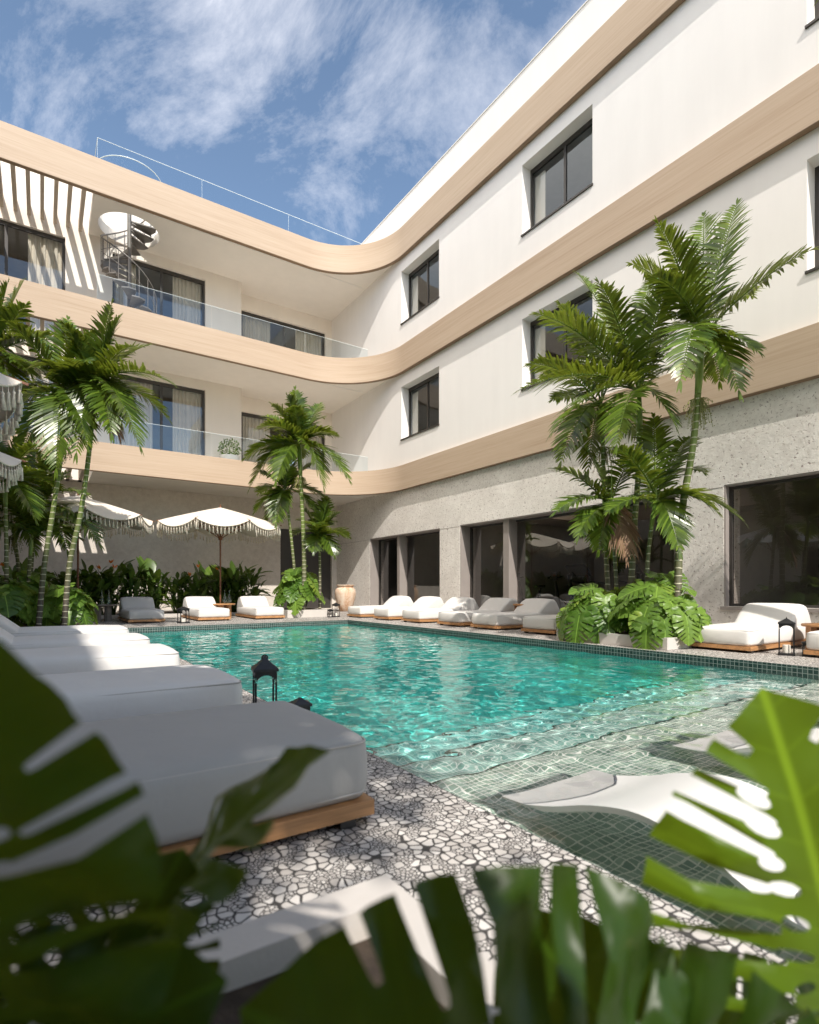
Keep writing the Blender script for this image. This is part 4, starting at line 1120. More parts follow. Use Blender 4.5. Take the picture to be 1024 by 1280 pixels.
RPG = 'palms in the right hand planter'
d = 8.95
def P(x, y, dd=d): return W(x, y, dd)
def T(x, y, dd): return W(x, y, dd)
def gnd(x, dd, z): p = W(x, 736, dd); p.z = z; return p
palm('broad crowned palm in the right planter with a straight pale ringed trunk', gnd(786, 8.9, 0.12), [P(793, 660), P(799, 575)], P(799, 488),
     [(T(748, 352, 8.3), .22), (T(812, 350, 9.6), .18), (T(672, 392, 8.6), .22), (T(648, 488, 8.5), .24), (T(690, 540, 8.1), .30), (T(846, 535, 8.3), .30), (T(852, 400, 9.6), .2), (T(770, 560, 7.9), .36), (T(880, 470, 9.9), .3), (T(720, 340, 9.8), .18), (T(835, 350, 8.4), .15)],
     RPG, 0.048, 11, 0.85, fruit=False)
d2 = 8.35
palm('tallest palm of the right planter with a leaning green ringed trunk', gnd(846, 8.2, 0.12), [P(851, 655, d2), P(866, 560, d2), P(872, 500, d2)], P(878, 415, d2),
     [(T(822, 278, 8.1), .14), (T(922, 253, 8.6), .08), (T(1014, 312, 7.9), .16), (T(950, 440, 7.7), .34), (T(812, 345, 8.0), .30), (T(925, 492, 7.7), .42), (T(880, 268, 9.2), .1), (T(830, 400, 9.3), .3), (T(900, 480, 9.4), .4), (T(850, 480, 7.5), .42), (T(940, 370, 9.3), .25), (T(790, 330, 9.2), .22)],
     RPG, 0.052, 12, 0.95, fruit=True)
palm('dark palm behind the straight trunked one, fruit hanging under its crown', gnd(764, 9.7, 0.12), [P(758, 700, 9.8), P(755, 600, 9.8)], P(752, 505, 9.8),
     [(T(700, 380, 9.4), .25), (T(662, 455, 9.6), .3), (T(700, 580, 9.2), .36), (T(760, 380, 10.4), .15), (T(800, 420, 10.6), .2), (T(735, 590, 9.2), .4), (T(815, 570, 10.4), .35), (T(690, 500, 10.6), .3)],
     RPG, 0.042, 13, 0.7, fruit=True)
palm('short palm at the left of the right planter with one dry pinkish frond', gnd(772, 9.2, 0.12), [P(770, 720, 9.1)], P(764, 628, 9.0),
     [(T(694, 640, 8.7), .30), (T(690, 585, 9.0), .25), (T(722, 672, 8.5), .38), (T(748, 690, 8.6), .4), (T(730, 560, 9.4), .2), (T(800, 560, 9.5), .2), (T(840, 640, 9.3), .35), (T(770, 700, 9.6), .4)],
     RPG, 0.034, 14, 0.55, dead=1, flen=1.3)
palm('short palm at the right of the right planter with arching fronds', gnd(808, 8.6, 0.12), [P(810, 700, 8.55)], P(820, 622, 8.5),
     [(T(817, 520, 8.8), .1), (T(930, 652, 8.1), .34), (T(898, 640, 7.9), .42), (T(865, 545, 8.8), .2), (T(770, 560, 8.2), .25), (T(760, 640, 8.3), .3), (T(850, 690, 8.0), .4), (T(880, 590, 9.0), .3)],
     RPG, 0.034, 15, 0.5, flen=1.3)
CPG = 'palms in the far corner planter'
palm('slender palm with a bright green ringed trunk in the far corner planter', gnd(380, 16.2, 0.18), [P(380, 690, 16.2), P(377, 620, 16.2)], P(374, 553, 16.2),
     [(T(369, 486, 16.2), .05), (T(306, 572, 15.7), .28), (T(437, 600, 15.8), .36), (T(424, 545, 16.2), .25), (T(330, 520, 16.6), .2), (T(345, 602, 15.4), .4), (T(405, 610, 15.4), .42), (T(400, 505, 16.8), .15), (T(340, 505, 15.8), .15), (T(312, 610, 16.4), .4)],
     CPG, 0.062, 21, 0.95, fruit=True, sc=1.25, nrand=7, flen=1.5)
palm('paler thinner palm at the left of the far corner planter', gnd(372, 16.6, 0.18), [P(366, 690, 16.6)], P(357, 612, 16.6),
     [(T(318, 640, 16.3), .3), (T(325, 590, 16.6), .2), (T(345, 655, 16.0), .4), (T(395, 640, 16.4), .35), (T(370, 550, 17.0), .1), (T(390, 580, 17.0), .2), (T(330, 665, 16.6), .4)],
     CPG, 0.045, 22, 0.7, sc=1.2, nrand=5, flen=1.3)
palm('short palm at the right of the far corner planter before the dark doorway', gnd(400, 16.4, 0.18), [P(400, 710, 16.4)], P(399, 668, 16.4),
     [(T(434, 672, 16.0), .3), (T(425, 640, 16.4), .2), (T(392, 690, 15.9), .4), (T(372, 650, 16.6), .25), (T(408, 622, 16.8), .1), (T(418, 695, 16.0), .4)],
     CPG, 0.04, 23, 0.5, flen=1.2, sc=1.2, nrand=6)
LPG = 'palms in the left planting bed'
dl = 10.4
palm('left bed palm with a dark grey lower trunk, second from the umbrella', gnd(48, dl, 0.08), [P(55, 710, dl), P(66, 640, dl), P(77, 560, dl)], P(78, 490, dl),
     [(T(85, 398, 10.8), .1), (T(150, 470, 10.0), .25), (T(20, 505, 10.0), .3), (T(45, 420, 10.4), .2), (T(110, 560, 9.8), .4), (T(70, 590, 9.7), .4), (T(25, 570, 10.6), .38), (T(130, 430, 11.0), .2), (T(15, 450, 11.0), .2), (T(150, 520, 10.6), .36)],
     LPG, 0.044, 31, 0.85, fruit=True, sc=1.0, nrand=6, flen=1.45)
palm('left bed palm nearest the umbrella, leaning right with a green banded trunk', gnd(80, dl, 0.08), [P(87, 706, dl), P(101, 640, dl), P(112, 560, dl)], P(119, 478, dl),
     [(T(140, 378, 10.2), .03), (T(217, 480, 9.9), .26), (T(176, 560, 9.7), .36), (T(80, 400, 10.6), .15), (T(150, 395, 10.7), .08), (T(60, 470, 10.0), .25), (T(95, 570, 9.8), .4), (T(140, 545, 9.6), .42), (T(190, 430, 10.8), .2), (T(165, 500, 11.0), .32), (T(60, 540, 10.9), .38)],
     LPG, 0.044, 32, 0.8, dead=2, sc=1.0, nrand=6, flen=1.45)
palm('tall palm cut by the left picture edge, its crown above the shaded umbrella', gnd(-60, 11.0, 0.08), [P(-45, 640, 11), P(-20, 530, 11)], P(-12, 440, 11),
     [(T(34, 380, 10.8), .15), (T(40, 470, 10.6), .25), (T(10, 352, 11.2), .05), (T(45, 420, 11.4), .2), (T(-60, 400, 11), .2), (T(-80, 480, 11), .3), (T(20, 510, 10.5), .4), (T(30, 350, 11.6), .08)],
     LPG, 0.06, 33, 0.8, sc=1.15, nrand=6, flen=1.7)
palm('low dark palm at the left of the left bed, under the shaded canopies', gnd(28, 13.2, 0.08), [P(22, 700, 13.2)], P(12, 640, 13.2),
     [(T(60, 625, 13), .25), (T(-30, 640, 13), .3), (T(45, 690, 12.8), .4), (T(20, 570, 13.5), .1), (T(-20, 590, 13), .2), (T(-10, 700, 12.8), .4), (T(50, 590, 13.6), .2)],
     LPG, 0.04, 34, 0.5, fruit=True, sc=1.1, nrand=7, flen=1.4)
palm('low dark palm between the two left trunks, in front of the umbrella fringe', gnd(36, 13.0, 0.08), [P(40, 700, 13.0)], P(48, 630, 13.0),
     [(T(108, 650, 12.7), .3), (T(125, 680, 12.6), .36), (T(85, 590, 13.2), .2), (T(5, 620, 12.8), .25), (T(45, 560, 13.2), .1), (T(85, 690, 12.6), .4), (T(20, 680, 12.7), .4)],
     LPG, 0.04, 35, 0.5, fruit=False, sc=1.1, nrand=7, flen=1.4)
palm('low leafy palm at the very left edge under the shaded umbrellas', gnd(8, 10.6, 0.08), [P(8, 690, 10.6)], P(6, 600, 10.6), [(T(60, 590, 10.4), .25), (T(45, 650, 10.2), .35), (T(30, 540, 10.8), .12)], LPG, 0.036, 36, 0.5, nrand=9, flen=1.25)
palm('low leafy palm left of the dark trunk, over the monstera clump', gnd(34, 11.6, 0.08), [P(36, 720, 11.6)], P(40, 668, 11.6), [(T(95, 660, 11.3), .3), (T(20, 610, 11.6), .15)], LPG, 0.036, 37, 0.45, nrand=9, flen=1.25)
# palms that stand behind the camera: their crowns reach over it and throw the dappled shade
NPG = 'palms round the near planter'
palm('tall palm on the right deck, its frond tip just entering the picture top', (8.3, 0.9, 0.0), [(8.3, 0.95, 3.0)], (8.25, 1.0, 7.4),
     [(W(868, -62, 6.2), .12), ((6.4, 0.3, 7.0), .3), ((7.0, -1.0, 7.4), .25), ((9.0, -1.2, 7.2), .3), ((8.2, 1.0, 9.3), .1), ((7.2, 1.6, 8.8), .15)],
     'palms on the right deck', 0.085, 41, 1.0, sc=1.0, spear=False)

# unseen trees added behind the camera to shade the nearest daybed
def shade_tree(label, c, h, rr, seed, nleaf=2600):
    rnd = random.Random(seed); c = Vector(c); t = thing('shade_tree', label, 'tree', c, 0, 'shade trees behind the camera')
    mb = MB(c); fork = c + UP * (h - rr * 1.1)
    mb.tube([c, c + UP * h * 0.3 + Vector((.08, .05, 0)), fork], [0.20, 0.16, 0.13], 10); ends = []
    for k in range(9):
        az = k * 2.4 + rnd.random(); e = fork + Vector((math.cos(az), math.sin(az), 0)) * rr * rnd.uniform(.4, .75) + UP * rr * rnd.uniform(.35, 1.3)
        mb.tube([fork - UP * .1, fork.lerp(e, .5) + UP * .25, e], [0.07, 0.045, 0.015], 6); ends.append(e)
    mb.build('trunk', M['bark'], t, smooth=True)
    fo = MB(c); cl = [e + Vector((rnd.gauss(0, .3), rnd.gauss(0, .3), rnd.gauss(0, .2))) * rr * .6 for e in ends for _ in range(4)]
    for i in range(nleaf):
        p = rnd.choice(cl) + Vector((rnd.gauss(0, 1), rnd.gauss(0, 1), rnd.gauss(0, .7))) * rr * 0.17
        d_ = Vector((rnd.gauss(0, 1), rnd.gauss(0, 1), rnd.gauss(-.3, .7))).normalized(); s = rnd.uniform(.12, .22); sd = d_.cross(Vector((rnd.gauss(0, 1), rnd.gauss(0, 1), rnd.gauss(0, 1)))).normalized() * s * .25
        fo.add([p, p + d_ * s * .45 - sd, p + d_ * s, p + d_ * s * .45 + sd], [(0, 1, 2, 3)])
    fo.build('crown', M['shrub'], t); return t
M['bark'] = plain('grey_bark', (0.16, 0.13, 0.10), 0.9, 0.3, 12, 0.7, 30, stretch=(1, 1, 0.25))
shade_tree('leafy shade tree behind the camera on the left, over the nearest daybed', (-0.85, -2.75, 0), 6.9, 1.25, 61, 5200)
shade_tree('low dense shade tree behind the camera, right beside the near planter', (-2.4, -1.9, 0), 5.7, 1.7, 64, 11000)

# ---------------- monstera leaves
def catmull(pts, n=6, closed=False):
    out = []; m = len(pts)
    for i in range(m if closed else m - 1):
        g = lambda k: Vector(pts[k % m]) if closed else Vector(pts[min(max(k, 0), m - 1)])
        p0, p1, p2, p3 = g(i-1), g(i), g(i+1), g(i+2)
        for s in range(n):
            u = s / n; out.append(0.5*((2*p1) + (-p0 + p2)*u + (2*p0 - 5*p1 + 4*p2 - p3)*u*u + (-p0 + 3*p1 - 3*p2 + p3)*u**3))
    if not closed: out.append(Vector(pts[-1]))
    return out
def leaf2d(seed=0, cuts=5, res=0.055, wide=1.0, holes=True, cutw=0.030, wedge=1.0, hsc=1.0, st0=0.13, span=0.66):
    """flat split leaf: base at (0,0), tip at (0,1). Returns verts2d, tris"""
    rnd = random.Random(seed)
    half = [(0.012, 0.0), (0.06, -0.075), (0.17, -0.135), (0.30, -0.10), (0.41, 0.02), (0.465, 0.19), (0.46, 0.37), (0.405, 0.56), (0.30, 0.75), (0.16, 0.90), (0.0, 1.0)]
    right = catmull([(x * wide, y) for (x, y) in half], 5); left = [Vector((-p.x, p.y)) for p in right[1:-1]][::-1]
    outline = [p for p in right] + left
    hs = []
    for s in (-1, 1):
        for i in range(cuts):
            y0 = 0.05 + span * (i + 0.35 + rnd.uniform(-.12, .12)) / cuts
            ang = R(6 + 46 * (i / cuts) + rnd.uniform(-4, 4)) if i else R(-16)
            dx, dy = math.cos(ang), math.sin(ang)
            st = rnd.uniform(st0, st0 + 0.07) * wide * (1 - 0.35 * i / cuts); ln = 0.75; w0 = cutw * rnd.uniform(0.7, 1.2); w1 = w0 * rnd.uniform(1.3, 2.4) * wedge
            c = Vector((st, y0 + st * math.tan(ang) * 0.75)); dv = Vector((dx, dy)); nv = Vector((-dy, dx))
            # droplet: rounded inner end, waist, wide mouth that runs past the margin; bends a little
            cen = [c + dv * (ln * u) + nv * (0.05 * u * u) for u in (0, 0.25, 0.5, 0.75, 1.0)]
            wd = [w0 * 0.55, w0, w0 * 0.8, w1 * 0.8, w1]
            lo = [p - nv * (q * 0.5) for p, q in zip(cen, wd)]; hi = [p + nv * (q * 0.5) for p, q in zip(cen, wd)]
            tipc = [c - dv * (w0 * 0.45) - nv * (w0 * 0.18), c - dv * (w0 * 0.45) + nv * (w0 * 0.18)]
            poly = lo + hi[::-1] + [tipc[1], tipc[0]]
            hs.append([Vector((s * p.x, p.y)) for p in poly])
            if holes and i < cuts - 1:
                hy = y0 + span / cuts * 0.5; hx = rnd.uniform(0.075, 0.105) * wide; a_, b_ = rnd.uniform(0.022, 0.036) * hsc, rnd.uniform(0.010, 0.016) * hsc
                el_ = []
                for k in range(10):
                    q = 2 * math.pi * k / 10; e = dv * (a_ * math.cos(q)) + nv * (b_ * math.sin(q)); el_.append(Vector((s * (hx + e.x), hy + e.y)))
                hs.append(el_)
    P_ = list(outline); E_ = [(i, (i + 1) % len(outline)) for i in range(len(outline))]
    for h in hs:
        n0 = len(P_); P_ += h; E_ += [(n0 + i, n0 + (i + 1) % len(h)) for i in range(len(h))]
    n0 = len(P_); mids = []
    for j in range(15): P_.append(Vector((0, j / 14))); mids.append(n0 + j)
    E_ += list(zip(mids[:-1], mids[1:]))
    y = -0.12
    while y < 1.0:
        x = -0.46 * wide
        while x < 0.46 * wide:
            p = Vector((x + rnd.uniform(-.3, .3) * res, y + rnd.uniform(-.3, .3) * res))
            if inside(p, outline) and not any(inside(p, h) for h in hs) and abs(p.x) > res * 0.4: P_.append(p)
            x += res
        y += res
    co, ed, fc, *_ = delaunay_2d_cdt([Vector((p.x, p.y)) for p in P_], E_, [], 0, 1e-5)
    keep = []
    for f in fc:
        c = sum((co[i] for i in f), Vector((0, 0))) / len(f)
        if inside(c, outline) and not any(inside(c, h) for h in hs): keep.append(tuple(f))
    used = sorted({i for f in keep for i in f}); mp_ = {i: k for k, i in enumerate(used)}
    return [co[i].copy() for i in used], [tuple(mp_[i] for i in f) for f in keep]
LEAF_LOW = [leaf2d(s, 5, 0.10, 1.0 + 0.05 * s, False, 0.05, 1.4) for s in range(4)]
def leaf_to(mb, proto, base, tip, nrm, cup=0.25, bend=0.25, wave=0.02, seed=0, size=None, asym=0.0):
    """lay a flat leaf out in space from base to tip with its face along nrm"""
    rnd = random.Random(seed); base, tip, nrm = Vector(base), Vector(tip), Vector(nrm)
    v = (tip - base); ln = size or v.length; v.normalize(); u = v.cross(nrm).normalized(); n = u.cross(v).normalized()
    ph = rnd.uniform(0, 6)
    vs = []
    for p in proto[0]:
        x, y = p.x, p.y
        w = cup * abs(x) * 0.9 - cup * x * x * 2.2 - bend * (y * y) + bend * y
        w += wave * math.sin(18 * y + 9 * abs(x) + ph) * min(1, abs(x) * 3.2) + 0.012 * math.cos((y * 0.8 - abs(x) * 0.55) * 44) * min(1, abs(x) * 5)
        w += asym * x
        vs.append(base + (u * x + v * y + n * w) * ln)
    mb.add(vs, proto[1]); mb.uv += [(p.x + 0.5, p.y) for p in proto[0]]
def monstera(label, c, spread, n, size, h, seed=0, group='monstera clumps in the planting', face=None, proto=None, lowest=0.05, pref=None):
    rnd = random.Random(seed); c = Vector(c)
    t = thing('monstera_plant', label, 'plant', c, 0, group); fo = MB(c); stx = MB(c)
    for i in range(n):
        az = i * 2.39996 + rnd.uniform(-.4, .4)
        if pref is not None and rnd.random() < 0.6: az = pref + rnd.uniform(-1.1, 1.1)
        rr = (((i + 0.5) / n) ** 0.6) * spread * rnd.uniform(0.75, 1.1); k = rr / spread
        hd = Vector((math.cos(az), math.sin(az), 0)); root = c + hd * rr * 0.25
        base = c + hd * rr * 0.72 + UP * (lowest + h * (1.0 - 0.62 * k * k) * rnd.uniform(0.72, 1.05))
        s = size * rnd.uniform(0.75, 1.12); tilt = R(15 + 62 * k + rnd.uniform(-12, 12))
        v = (hd * math.cos(tilt) - UP * math.sin(tilt)); nn = (UP * math.cos(tilt) + hd * math.sin(tilt))
        nn = (nn + Vector((rnd.uniform(-.45, .45), rnd.uniform(-.45, .45), rnd.uniform(-.2, .2)))).normalized()
        leaf_to(fo, rnd.choice(proto or LEAF_LOW), base, base + v * s, nn, rnd.uniform(.1, .35), rnd.uniform(.05, .3), 0.02, rnd.random())
        stx.tube([root, root.lerp(base, 0.5) + UP * 0.12 * h, base], [0.014, 0.010, 0.008], 5)
    stx.build('stems', M['stalk'], t, smooth=True); fo.build('foliage', M['monstera'], t, smooth=True)
    return t
LEAF_MID = [leaf2d(10 + s, 6, 0.070, 1.05, False, 0.046, 1.5) for s in range(4)]
rp = lambda x, y: (x, y, 0.12)
monstera('split leaf monstera filling the left part of the right planter', rp(7.74, 5.74), 0.98, 32, 0.51, 0.72, 1, proto=LEAF_MID, pref=R(200))
monstera('split leaf monstera filling the right part of the right planter', rp(7.76, 4.78), 0.96, 34, 0.51, 0.70, 2, proto=LEAF_MID, pref=R(220))
monstera('taller split leaf monstera at the back of the right planter', rp(8.2, 5.0), 0.9, 16, 0.48, 1.0, 3, proto=LEAF_MID, pref=R(210))
monstera('round mound of bright monstera in the far corner planter', (6.55, 15.7, 0.18), 0.95, 40, 0.56, 1.25, 4, pref=R(240))
monstera('dark monstera clump at the left end of the left bed', W(-5, 736, 12.3) * Vector((1, 1, 0)) if False else (0.25 - 0.95, 13.3, 0.06), 0.9, 26, 0.62, 0.95, 5, pref=R(290))
monstera('bright monstera clump in front of the left palm trunks', (0.35, 13.25, 0.06), 0.75, 26, 0.55, 0.85, 6, pref=R(290))
monstera('monstera at the back of the left bed below the canopies', (-1.9, 14.2, 0.06), 1.0, 24, 0.62, 1.15, 7, pref=R(290))
monstera('monstera between the palm trunks of the left bed', (-0.2, 14.6, 0.06), 0.9, 22, 0.60, 1.15, 8, pref=R(290))

# ---------------- broad lance leaved shrubs along the far wall
def lance_shrub(label, c, n, size, h, seed, flowers=0, spread=0.5, name='broadleaf_shrub'):
    rnd = random.Random(seed); c = Vector(c); t = thing(name, label, 'shrub', c, 0, 'broad leaved shrubs along the far wall')
    fo = MB(c); stx = MB(c)
    for i in range(n):
        az = rnd.uniform(0, 6.283); k = rnd.random() ** 0.7; hd = Vector((math.cos(az), math.sin(az), 0))
        b = c + hd * spread * k * 0.75 + UP * h * rnd.uniform(0.12, 0.78) ; e = R(rnd.uniform(15, 80))
        d = hd * math.cos(e) + UP * math.sin(e); s = size * rnd.uniform(0.6, 1.2); w = s * rnd.uniform(0.24, 0.36)
        sd = d.cross(UP).normalized(); sd = (sd + UP * rnd.uniform(-.3, .3)).normalized(); nn = sd.cross(d); dr = rnd.uniform(0.1, 0.5)
        q = []
        for (u, ww) in ((0, .12), (.2, .7), (.45, 1), (.7, .8), (.9, .35)):
            m_ = b + d * s * u - UP * dr * s * u * u
            q += [m_ - sd * w * ww * .5 + nn * w * ww * .12, m_, m_ + sd * w * ww * .5 + nn * w * ww * .12]
        q.append(b + d * s - UP * dr * s); f = []
        for r_ in range(4):
            for z in (0, 1): f.append((r_*3+z, r_*3+z+1, r_*3+z+4, r_*3+z+3))
        f += [(12, 13, 15), (13, 14, 15)]
        fo.add(q, f)
        if i % 2 == 0: stx.tube([c + hd * 0.1 * k, (c + hd * 0.1 * k).lerp(b, 0.6) + UP * 0.08, b], [0.010, 0.008, 0.005], 4)
    stx.build('stems', M['stalk'], t, smooth=True); fo.build('foliage', M['shrub'], t, smooth=True)
    for i in range(flowers):
        mb = MB(c); az = rnd.uniform(3.6, 5.8); b = c + Vector((math.cos(az) * spread * .6, math.sin(az) * spread * .6, h * rnd.uniform(.8, 1.12)))
        for k in range(5):
            d = Vector((rnd.uniform(-.6, .6), rnd.uniform(-.6, .6), rnd.uniform(.3, 1))).normalized(); s = rnd.uniform(.10, .17); sd = d.cross(Vector((.3, .9, .2))).normalized() * .022
            mb.add([b, b + d * s * .5 - sd, b + d * s, b + d * s * .5 + sd], [(0, 1, 2, 3)])
        mb.build('flower', M['flower'], t)
    return t
rnd = random.Random(99)
desc = ['glossy dark shrub', 'mid green broad leaved shrub', 'lance leaved shrub', 'bushy dark green shrub']
spots = []
for i in range(13):
    x = -1.2 + i * 0.58; spots.append((x + rnd.uniform(-.1, .1), 17.95 + rnd.uniform(-.15, .25), 1.30 + rnd.uniform(-.1, .35), i % 4 == 1))
wheres = ['farthest left of the front wall row', 'second from the left in the front wall row', 'third from the left in the front wall row', 'behind the left umbrella pole, front row', 'behind the dark stone table, front row', 'just right of the dark stone table, front row', 'behind the grey daybed, front row',
          'in the gap right of the grey daybed, front row', 'behind the lantern and the middle daybed, front row', 'left of the right umbrella pole, front row', 'right of the right umbrella pole, front row', 'behind the right white daybed, front row', 'next to the corner planter, front row']
for i, (x, y, h, fl) in enumerate(spots):
    lance_shrub(desc[i % 4] + ' ' + wheres[i], (x, y, 0.06), 105, 0.50, h, 200 + i, 2 if fl else 0, 0.5)
wh2 = ['tall plant with paddle leaves by the wall, leftmost of the tall ones', 'tall paddle leaved plant by the wall behind the left umbrella', 'tall paddle leaved plant by the wall right of the left umbrella pole', 'tall paddle leaved plant by the wall behind the grey daybed',
       'tall paddle leaved plant by the wall behind the umbrella pole', 'tall paddle leaved plant by the wall between umbrella pole and corner palms', 'tall paddle leaved plant by the wall nearest the corner palms']
for i, x in enumerate((-2.2, -0.6, 1.5, 3.0, 4.75, 5.3, 5.65)):
    lance_shrub(wh2[i], (x, 19.2 - (0.8 if i in (2,) else 0), 0.06), 26, 1.0, 1.5, 300 + i, 1 if i in (2, 4) else 0, 0.5, 'paddle_leaf_plant')
# round shrub of the balcony pot
pc = Vector((5.45, 19.3, 4.87)); fo = MB(pc); rnd = random.Random(5)
for i in range(420):
    d_ = Vector((rnd.gauss(0, 1), rnd.gauss(0, 1), rnd.gauss(0, 1))).normalized(); b = pc + UP * 0.85 + d_ * 0.36 * rnd.random() ** 0.35
    s = rnd.uniform(.05, .09); a = d_.cross(Vector((rnd.uniform(-1, 1), rnd.uniform(-1, 1), 0.5))).normalized() * s * .4
    fo.add([b, b + d_ * s * .5 + a, b + d_ * s, b + d_ * s * .5 - a], [(0, 1, 2, 3)])
fo.build('foliage', M['shrub'], pot)
mb = MB(pc); mb.tube([pc + UP * 0.5, pc + UP * 0.9], [0.03, 0.015], 6); mb.build('stem', M['stalk'], pot)

# unseen leafy screen added behind the camera to block low sky light
def hedge(label, x0, x1, y0, y1, h, seed, n):
    rnd = random.Random(seed); c = Vector(((x0 + x1) / 2, (y0 + y1) / 2, 0)); t = thing('hedge', label, 'hedge', c)
    mb = MB(c); mb.box(x0 + .25, x1 - .25, y0 + .25, y1 - .25, 0.0, h - .25); mb.build('core', M['hedgecore'], t)
    fo = MB(c)
    for i in range(n):
        f = rnd.random(); p = Vector((rnd.uniform(x0, x1), rnd.uniform(y0, y1), rnd.uniform(0.05, h)))
        k = rnd.choice((0, 1, 2)) if f < .8 else 2
        if k == 0: p.x = rnd.choice((x0, x1)) + rnd.gauss(0, .09)
        elif k == 1: p.y = rnd.choice((y0, y1)) + rnd.gauss(0, .09)
        else: p.z = h + rnd.gauss(-.05, .09)
        d_ = Vector((rnd.gauss(0, 1), rnd.gauss(0, 1), rnd.gauss(.3, .7))).normalized(); s = rnd.uniform(.16, .30); sd = d_.cross(Vector((rnd.gauss(0, 1), rnd.gauss(0, 1), rnd.gauss(0, 1)))).normalized() * s * .28
        fo.add([p, p + d_ * s * .45 - sd, p + d_ * s, p + d_ * s * .45 + sd], [(0, 1, 2, 3)])
    fo.build('foliage', M['shrub'], t); return t
M['hedgecore'] = plain('hedge_core', (0.010, 0.018, 0.006), 0.9, 0.3, 6)
hedge('tall clipped hedge behind the camera', -2.7, 1.2, -6.9, -5.9, 4.2, 72, 6000)

monstera('monstera thicket just behind the camera in the near planter, left part', (-1.0, -0.50, 0.2), 0.80, 40, 0.50, 2.15, 81, 'monstera plants in the near planter', proto=LEAF_MID)  # added thicket, unseen, keeps light off the foreground leaves
monstera('monstera thicket just behind the camera in the near planter, middle part', (-0.42, -0.80, 0.2), 0.62, 36, 0.46, 2.1, 82, 'monstera plants in the near planter', proto=LEAF_MID)  # second added thicket, also there to block light
# ================================================================== BIG MONSTERA LEAVES ROUND THE CAMERA
NEARG = 'monstera plants in the near planter'
LEAF_BIG = [leaf2d(30, 10, 0.030, 1.06, True, 0.056, 0.9, 1.35, 0.10, 0.80), leaf2d(31, 6, 0.032, 1.12, True, 0.05, 1.0, 1.2, 0.12),
            leaf2d(32, 6, 0.032, 1.05, True, 0.046, 0.9, 1.0, 0.13), leaf2d(33, 5, 0.032, 0.95, True, 0.046, 0.9, 1.0, 0.14)]
VIEW = Vector((ST, CT, 0))
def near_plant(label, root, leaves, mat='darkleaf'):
    root = Vector(root); t = thing('monstera_plant', label, 'plant', root, 0, NEARG)
    for k, (pr, b, tp, nrm, cup, bend, asym) in enumerate(leaves):
        B, Tt = W(*b), W(*tp); r_ = Vector((CT, -ST, 0))
        n_ = r_ * nrm[0] + UP * nrm[1] - VIEW * nrm[2]          # right, up, towards the camera
        mb = MB(root); leaf_to(mb, LEAF_BIG[pr], B, Tt, n_, cup, bend, 0.034, k + 3, asym=asym)
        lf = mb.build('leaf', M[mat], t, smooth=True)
        ax = (Tt - B).normalized(); ln = (Tt - B).length
        mb = MB(root); m_ = root.lerp(B, 0.55) + UP * 0.05 - ax * 0.03
        mb.tube([root, root.lerp(m_, 0.6), m_, B - ax * 0.03, B], [0.013, 0.011, 0.009, 0.007, 0.006], 8); mb.build('petiole', M['stalk'], t, smooth=True)
    return t
near_plant('bright split leaf monstera at the right edge, over the pool loungers', (0.46, 0.12, 0.2), [
    (0, (1070, 1340, .60), (952, 860, .60), (-.15, .25, 1), .20, .20, 0.0),
], 'bigleaf')
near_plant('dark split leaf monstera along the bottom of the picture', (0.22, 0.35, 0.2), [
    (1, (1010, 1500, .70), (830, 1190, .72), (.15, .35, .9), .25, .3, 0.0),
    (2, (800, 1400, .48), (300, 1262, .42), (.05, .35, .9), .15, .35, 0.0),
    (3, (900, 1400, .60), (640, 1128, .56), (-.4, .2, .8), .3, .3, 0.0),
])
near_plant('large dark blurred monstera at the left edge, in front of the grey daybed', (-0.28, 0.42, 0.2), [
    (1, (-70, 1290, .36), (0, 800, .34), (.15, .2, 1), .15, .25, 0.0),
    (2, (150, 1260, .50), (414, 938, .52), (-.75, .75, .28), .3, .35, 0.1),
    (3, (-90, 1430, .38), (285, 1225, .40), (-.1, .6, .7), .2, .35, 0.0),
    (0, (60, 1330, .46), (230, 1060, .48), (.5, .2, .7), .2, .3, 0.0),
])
# ================================================================== WATER
def water_mat():
    m, nt, p, o = new_mat('pool_water')
    nt.nodes.remove(p)
    tr = N(nt, 'ShaderNodeBsdfTransparent'); tr.inputs[0].default_value = (0.80, 0.965, 0.94, 1)
    gl = N(nt, 'ShaderNodeBsdfGlossy', Roughness=0.02); gl.inputs[0].default_value = (1, 1, 1, 1)
    v = wpos(nt, (1, 1, 0))
    h = noise_n(nt, v, 7.0, 3, 0.55, 0.5)
    b = N(nt, 'ShaderNodeBump', Strength=0.5, Distance=0.02); L(nt, h, b.inputs['Height'])
    L(nt, b.outputs[0], gl.inputs['Normal'])
    fr = N(nt, 'ShaderNodeFresnel', IOR=1.33); L(nt, b.outputs[0], fr.inputs['Normal'])
    mx = nt.nodes.new('ShaderNodeMixShader'); L(nt, fr.outputs[0], mx.inputs[0]); L(nt, tr.outputs[0], mx.inputs[1]); L(nt, gl.outputs[0], mx.inputs[2])
    L(nt, mx.outputs[0], o.inputs[0]); return m
def water_refr():
    m, nt, p, o = new_mat('pool_water')
    nt.nodes.remove(p); g=N(nt,'ShaderNodeBsdfGlass',IOR=1.33,Roughness=0.0); L(nt,g.outputs[0],o.inputs[0]); return m
import numpy as np
WY0 = -1.0
